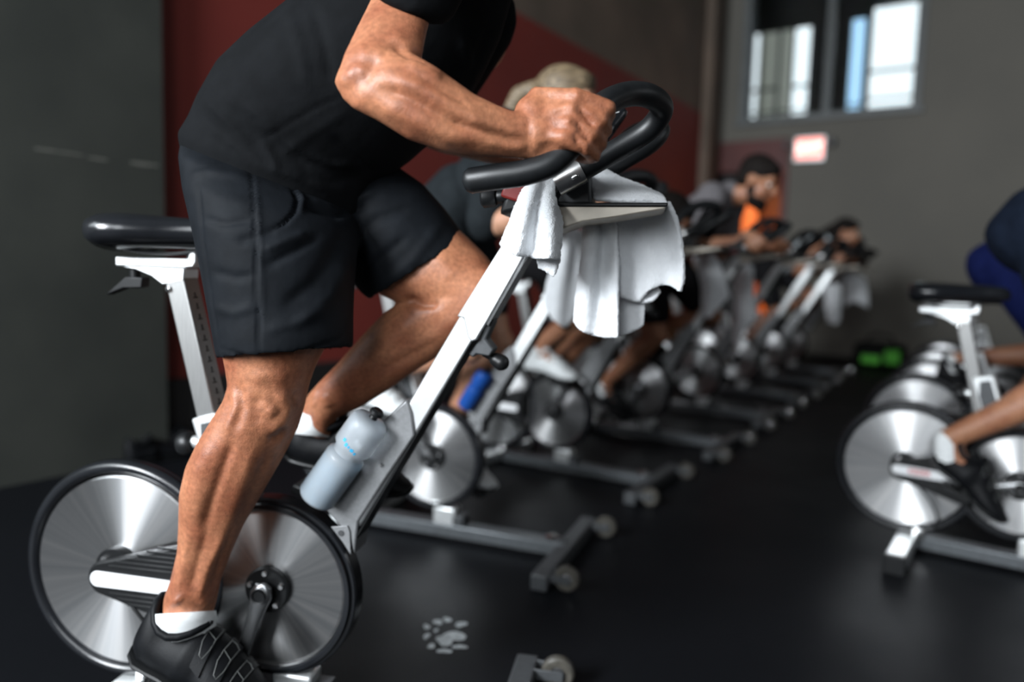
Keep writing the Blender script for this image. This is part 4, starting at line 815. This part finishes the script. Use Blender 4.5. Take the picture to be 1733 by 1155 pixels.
rider('r1', 'rider in navy shorts and pale top cropped by the right edge', (.33, 1.10), (.60, 1.42), (.80, 1.55), 190, 'white_cloth', 'navy', 'skin_mid', k=1.03, short=.75, toe=-40, rise=.03, hoff=.115)
rider('r2', 'rider in blue with green trim behind the navy-shorted rider', (.29, 1.0), (.66, 1.20), (.84, 1.33), 300, 'blue_cloth', 'blue_cloth', 'skin_mid', k=.95, shoe_detail=False, band='green_cloth')
# ================================================================== TOWELS
def cr1(P, t):
    n = len(P)-1; i = min(int(t*n), n-1); u = t*n-i; a = P[max(i-1, 0)]; b = P[i]; c = P[i+1]; d = P[min(i+2, n)]
    return .5*((2*b)+(c-a)*u+(2*a-5*b+4*c-d)*u*u+(3*b-a-3*c+d)*u**3)
def sheet(mb, rows, b, thick=.0045, nu=22, nv=26, wav=.0):
    g = [[at(*p, b) for p in r] for r in rows]; grid = []
    for j in range(nv+1):
        col = [cr1([g[r][c] for r in range(len(g))], j/nv) for c in range(len(g[0]))]; grid.append([cr1(col, i/nu) for i in range(nu+1)])
    vs = []; nr = []
    for j in range(nv+1):
        for i in range(nu+1):
            du = grid[j][min(i+1, nu)]-grid[j][max(i-1, 0)]; dv = grid[min(j+1, nv)][i]-grid[max(j-1, 0)][i]; n = du.cross(dv).normalized()
            p = grid[j][i]+n*wav*math.sin(i*1.1+j*.25)*(j/nv); vs.append(p); nr.append(n)
    N_ = len(vs); v = [p+n*thick for p, n in zip(vs, nr)]+[p-n*thick for p, n in zip(vs, nr)]; f = []; w_ = nu+1
    for j in range(nv):
        for i in range(nu):
            a = j*w_+i; f += [(a, a+1, a+w_+1, a+w_), (N_+a, N_+a+w_, N_+a+w_+1, N_+a+1)]
    for i in range(nu): f += [(i, N_+i, N_+i+1, i+1), (nv*w_+i, nv*w_+i+1, N_+nv*w_+i+1, N_+nv*w_+i)]
    for j in range(nv): a = j*w_; f += [(a, a+w_, N_+a+w_, N_+a), (a+nu, N_+a+nu, N_+a+w_+nu, a+w_+nu)]
    mb.add(v, f)
def towel(label, sheets, b, voxel, group, wav=0, disp=0):
    mb = MB()
    for r in sheets: sheet(mb, r, b, .0045 if b == 'b1' else .007, wav=wav)
    me = remesh(mb, voxel, 3, .5); n = len(me.vertices); co = np.empty(n*3); me.vertices.foreach_get('co', co); co = co.reshape(-1, 3)
    if disp:
        rs = np.random.RandomState(5); no = np.empty(n*3); me.vertex_normals.foreach_get('vector', no); co = co+no.reshape(-1, 3)*rs.normal(0, disp, n)[:, None]; me.vertices.foreach_set('co', co.ravel())
    c = Vector(co.mean(0)); c.z = co[:, 2].min(); shift(me, -c); o = obj('towel', me, 'towel', None, ang=180, loc=c); tag(o, label, 'towel', group); return o
TW = 'white gym towels hung over the bikes'
A1 = [[(900, 293, -.03), (915, 288, -.05), (928, 285, -.05), (938, 281, -.045), (948, 277, -.03)], [(886, 318, -.05), (902, 320, -.075), (916, 319, -.060), (928, 322, -.060), (938, 326, -.055)], [(866, 370, -.06), (886, 372, -.100), (910, 372, -.075), (932, 374, -.105), (950, 374, -.075)], [(850, 408, -.06), (875, 420, -.100), (905, 425, -.072), (928, 424, -.110), (948, 418, -.080)], [(846, 416, -.06), (868, 431, -.100), (897, 436, -.075), (925, 439, -.110), (944, 440, -.085)]]
A1b = [[(900, 395, -.045), (918, 395, -.05), (935, 395, -.055), (947, 395, -.055)], [(905, 425, -.045), (920, 430, -.05), (937, 430, -.055), (949, 425, -.055)], [(911, 453, -.045), (925, 461, -.05), (938, 468, -.05), (949, 440, -.055)]]
DT = [[(985, 282, .01), (1012, 282, .03), (1045, 300, .04), (1088, 317, .045), (1120, 332, .03)], [(993, 300, -.01), (1020, 303, .0), (1052, 316, .0), (1092, 327, .0), (1127, 341, -.01)], [(1003, 338, -.035), (1030, 341, -.04), (1060, 342, -.04), (1095, 342, -.04), (1130, 346, -.03)]]
DT2 = [[(938, 280, -.02), (960, 264, -.01), (985, 257, .0), (1010, 270, .01)], [(942, 300, -.03), (962, 292, -.02), (988, 290, .0), (1012, 296, .02)]]
PA = [[(985, 362, .065), (1000, 362, .060), (1018, 362, .070), (1032, 362, .060), (1043, 362, .062)], [(987, 405, .060), (1003, 405, .048), (1020, 405, .070), (1034, 405, .055), (1044, 402, .045)], [(982, 455, .055), (998, 455, .038), (1018, 455, .062), (1034, 455, .045), (1046, 452, .03)], [(974, 510, .055), (992, 512, .036), (1014, 514, .058), (1034, 514, .035), (1047, 512, .025)], [(972, 545, .055), (986, 562, .038), (1010, 570, .052), (1032, 573, .035), (1047, 572, .025)]]
PB = [[(1040, 345, .080), (1070, 345, .085), (1098, 345, .085), (1122, 341, .065), (1131, 343, .02)], [(1042, 388, .070), (1072, 388, .088), (1100, 385, .072), (1128, 380, .060), (1147, 376, .03)], [(1045, 432, .060), (1075, 432, .084), (1103, 430, .064), (1133, 428, .060), (1156, 425, .035)], [(1047, 475, .055), (1076, 475, .078), (1104, 470, .060), (1135, 465, .060), (1158, 468, .04)], [(1050, 503, .055), (1080, 512, .074), (1098, 493, .060), (1128, 483, .060), (1152, 496, .04)]]
PC = [[(1040, 470, .095), (1060, 470, .10), (1080, 480, .095), (1096, 490, .095)], [(1042, 520, .095), (1060, 525, .102), (1080, 525, .095), (1092, 522, .095)], [(1046, 570, .095), (1062, 566, .10), (1080, 558, .095), (1090, 550, .095)]]
PD_ = [[(1062, 500, .088), (1080, 500, .092), (1098, 490, .090), (1112, 484, .088)], [(1070, 508, .080), (1088, 513, .078), (1106, 510, .078), (1120, 494, .082)]]
towel('thick white towel draped over the tray of the nearest bike', [A1, A1b, DT, DT2, PA, PB, PC, PD_], 'b1', .0032, TW, .0, .00045)
towel('white towel hanging from the bike of the ponytailed woman', [[[(935, 385, -.10), (955, 380, -.13), (975, 385, -.11), (990, 395, -.10)], [(938, 430, -.10), (955, 430, -.14), (972, 430, -.11), (985, 430, -.10)], [(924, 490, -.10), (945, 495, -.135), (965, 495, -.11), (981, 490, -.10)], [(922, 520, -.10), (940, 545, -.13), (958, 555, -.11), (974, 535, -.10)]]], 'b2', .006, TW)
towel('white towel hanging below the bearded man', [[[(1158, 415, -.08), (1175, 415, -.10), (1192, 420, -.11), (1205, 430, -.09)], [(1172, 432, -.08), (1188, 440, -.11), (1204, 442, -.12), (1220, 450, -.09)], [(1186, 480, -.08), (1198, 482, -.12), (1212, 480, -.11), (1230, 480, -.09)], [(1188, 530, -.08), (1200, 540, -.12), (1216, 522, -.11), (1236, 502, -.09)]]], 'b4', .008, TW)
towel('narrow white towel on the riderless bike beyond the bearded man', [[[(1238, 445, -.08), (1252, 440, -.10), (1266, 445, -.11), (1276, 452, -.09)], [(1244, 490, -.08), (1254, 490, -.11), (1266, 490, -.12), (1276, 490, -.09)], [(1243, 530, -.08), (1254, 530, -.12), (1266, 530, -.11), (1280, 530, -.09)], [(1240, 580, -.08), (1248, 585, -.12), (1258, 565, -.11), (1270, 550, -.09)]]], 'b5', .008, TW)
towel('short white towel under the rider in white tank top', [[[(1394, 482, -.08), (1404, 480, -.10), (1414, 480, -.10), (1425, 484, -.08)], [(1396, 515, -.08), (1406, 515, -.12), (1416, 515, -.12), (1424, 515, -.08)], [(1400, 546, -.08), (1408, 549, -.12), (1416, 549, -.12), (1421, 545, -.08)]]], 'b7', .01, TW)
towel('bluish white towel in front of the farthest left rider', [[[(1428, 468, -.08), (1442, 462, -.10), (1456, 465, -.10), (1466, 472, -.08)], [(1430, 495, -.08), (1444, 495, -.12), (1458, 495, -.12), (1470, 498, -.08)], [(1428, 522, -.08), (1442, 512, -.12), (1458, 516, -.12), (1470, 524, -.08)]]], 'b8', .01, TW)
# ================================================================== BOTTLES, BAG
def bottle(b, p0, p1, label, milk, water, cap='plastic', logo=None, k=1.0):
    p0, p1 = Vector(p0), Vector(p1); ax = (p1-p0); Ln = ax.length; ax = ax.normalized(); root = empty('water_bottle', p0); tag(root, label, 'bottle')
    r = .0365*k
    pr_ = [(0, 0), (.6, .0), (.88, .012), (1, .05), (1, .50), (.97, .535), (.80, .56), (.80, .60), (.98, .64), (1, .68), (1, .87), (.96, .92), (.84, .95), (.45, .965), (.30, .97), (0, .97)]
    obj('flask', MB().lathe([(a*r, h*Ln) for a, h in pr_], (0, 0, 0), ax, 40), milk, root, ang=50)
    obj('water', MB().lathe([(0, .02*Ln), (.8*r, .022*Ln), (.94*r, .06*Ln), (.94*r, .47*Ln), (0, .47*Ln)], (0, 0, 0), ax, 32), water, root)
    obj('nozzle', MB().lathe([(0, .96*Ln), (.22*r, .96*Ln), (.20*r, 1.0*Ln), (.36*r, 1.02*Ln), (.36*r, 1.05*Ln), (.25*r, 1.07*Ln), (0, 1.07*Ln)], (0, 0, 0), ax, 24), cap, root)
    if logo:
        vd = (CAMP-p0); vd = (vd-ax*vd.dot(ax)).normalized(); sd = ax.cross(vd); lg = MB()
        for a_, h_, wa, hh in [(-22, .72, 9, .016), (-10, .695, 8, .018), (0, .69, 6, .010), (12, .68, 10, .014), (24, .665, 6, .012)]:
            an = R(a_-8); d = vd*math.cos(an)+sd*math.sin(an); lg.obox(d*(r*.985)+ax*h_*Ln, d*.001, ax.cross(d)*(r*R(wa)*.5), ax*hh*Ln)
        obj('logo_print', lg, logo, root)
    return root
def plastic_mat(name, col, tr, rough):
    m = mat(name, col, rough, noise=.03, scale=20); b_ = m.node_tree.nodes['Principled BSDF']; b_.inputs['Transmission Weight'].default_value = tr; b_.inputs['IOR'].default_value = 1.25; return m
M['milk'] = plastic_mat('milky_plastic', (.74, .80, .85), .66, .3); M['water'] = plastic_mat('blue_water', (.06, .17, .25), .05, .2); M['logo'] = mat('blue_print', (.03, .35, .62), .5, noise=.1, scale=60)
M['blueplastic'] = plastic_mat('blue_plastic', (.02, .10, .42), .3, .3)
bottle('b1', at(533, 846, -.055), at(634, 704, -.055), 'translucent water bottle with black nozzle in the nearest bike frame', 'milk', 'water', 'plastic', 'logo')
bottle('b2', at(786, 690, -.05, 'b2'), at(824, 628, -.05, 'b2'), 'blue water bottle in the frame of the second bike', 'blueplastic', 'blueplastic', 'plastic', k=.75)
# duffel bag by the far wall
c = CAMP+ray(1488, 622)*(-CAMH/ray(1488, 622).z); bg = empty('gym_bag', (c.x, c.y, 0)); tag(bg, 'black and neon green gym bag on the floor by the far wall', 'bag')
M['bag'] = cloth('black_bag', (.012, .013, .012)); M['neon'] = mat('neon_green_panel', (.10, .52, .04), .6, noise=.2, scale=12)
e = NW; rg_ = [(e*x, DW*.14*q, Vector((0, 0, .13*q))) for x, q in [(-.25, .55), (-.235, .85), (-.18, 1.0), (0, 1.03), (.18, 1.0), (.235, .85), (.25, .55)]]
obj('bag_body', MB().loft([(c_+Vector((0, 0, .135)), a_, b_) for c_, a_, b_ in rg_], 24, True, .8), 'bag', bg, ang=50)
for x0, x1, z0, z1 in [(-.16, .02, .05, .13), (.06, .2, .06, .2)]:
    obj('green_panel', MB().obox(e*((x0+x1)/2)-DW*.142+Vector((0, 0, (z0+z1)/2)), e*(x1-x0)/2, DW*.006, Vector((0, 0, (z1-z0)/2))), 'neon', bg, .004)
obj('carry_handle', MB().tube(cr_path([e*-.13-DW*.05+Vector((0, 0, .26)), e*-.08-DW*.05+Vector((0, 0, .34)), e*.08-DW*.05+Vector((0, 0, .34)), e*.13-DW*.05+Vector((0, 0, .26))], 6), .012, 8), 'bag', bg, ang=180)
# dark trainers left at the foot of the concrete pier
for k, (px, py, dx, lb) in enumerate([(212, 792, .95, 'dark trainer at the foot of the pier, nearer the flywheel'), (262, 768, .6, 'dark trainer at the foot of the pier, nearer the seat pin')]):
    c = CAMP+ray(px, py)*(-CAMH/ray(px, py).z); rt = empty('trainer', (c.x, c.y, 0)); tag(rt, lb, 'shoe', 'trainers by the pier')
    shoe_parts(rt, Vector((c.x, c.y, .004)), DW*dx+NW*(1-dx)*.6, (0, 0, 1), 1 if k else -1, 'shoe', False, .29)
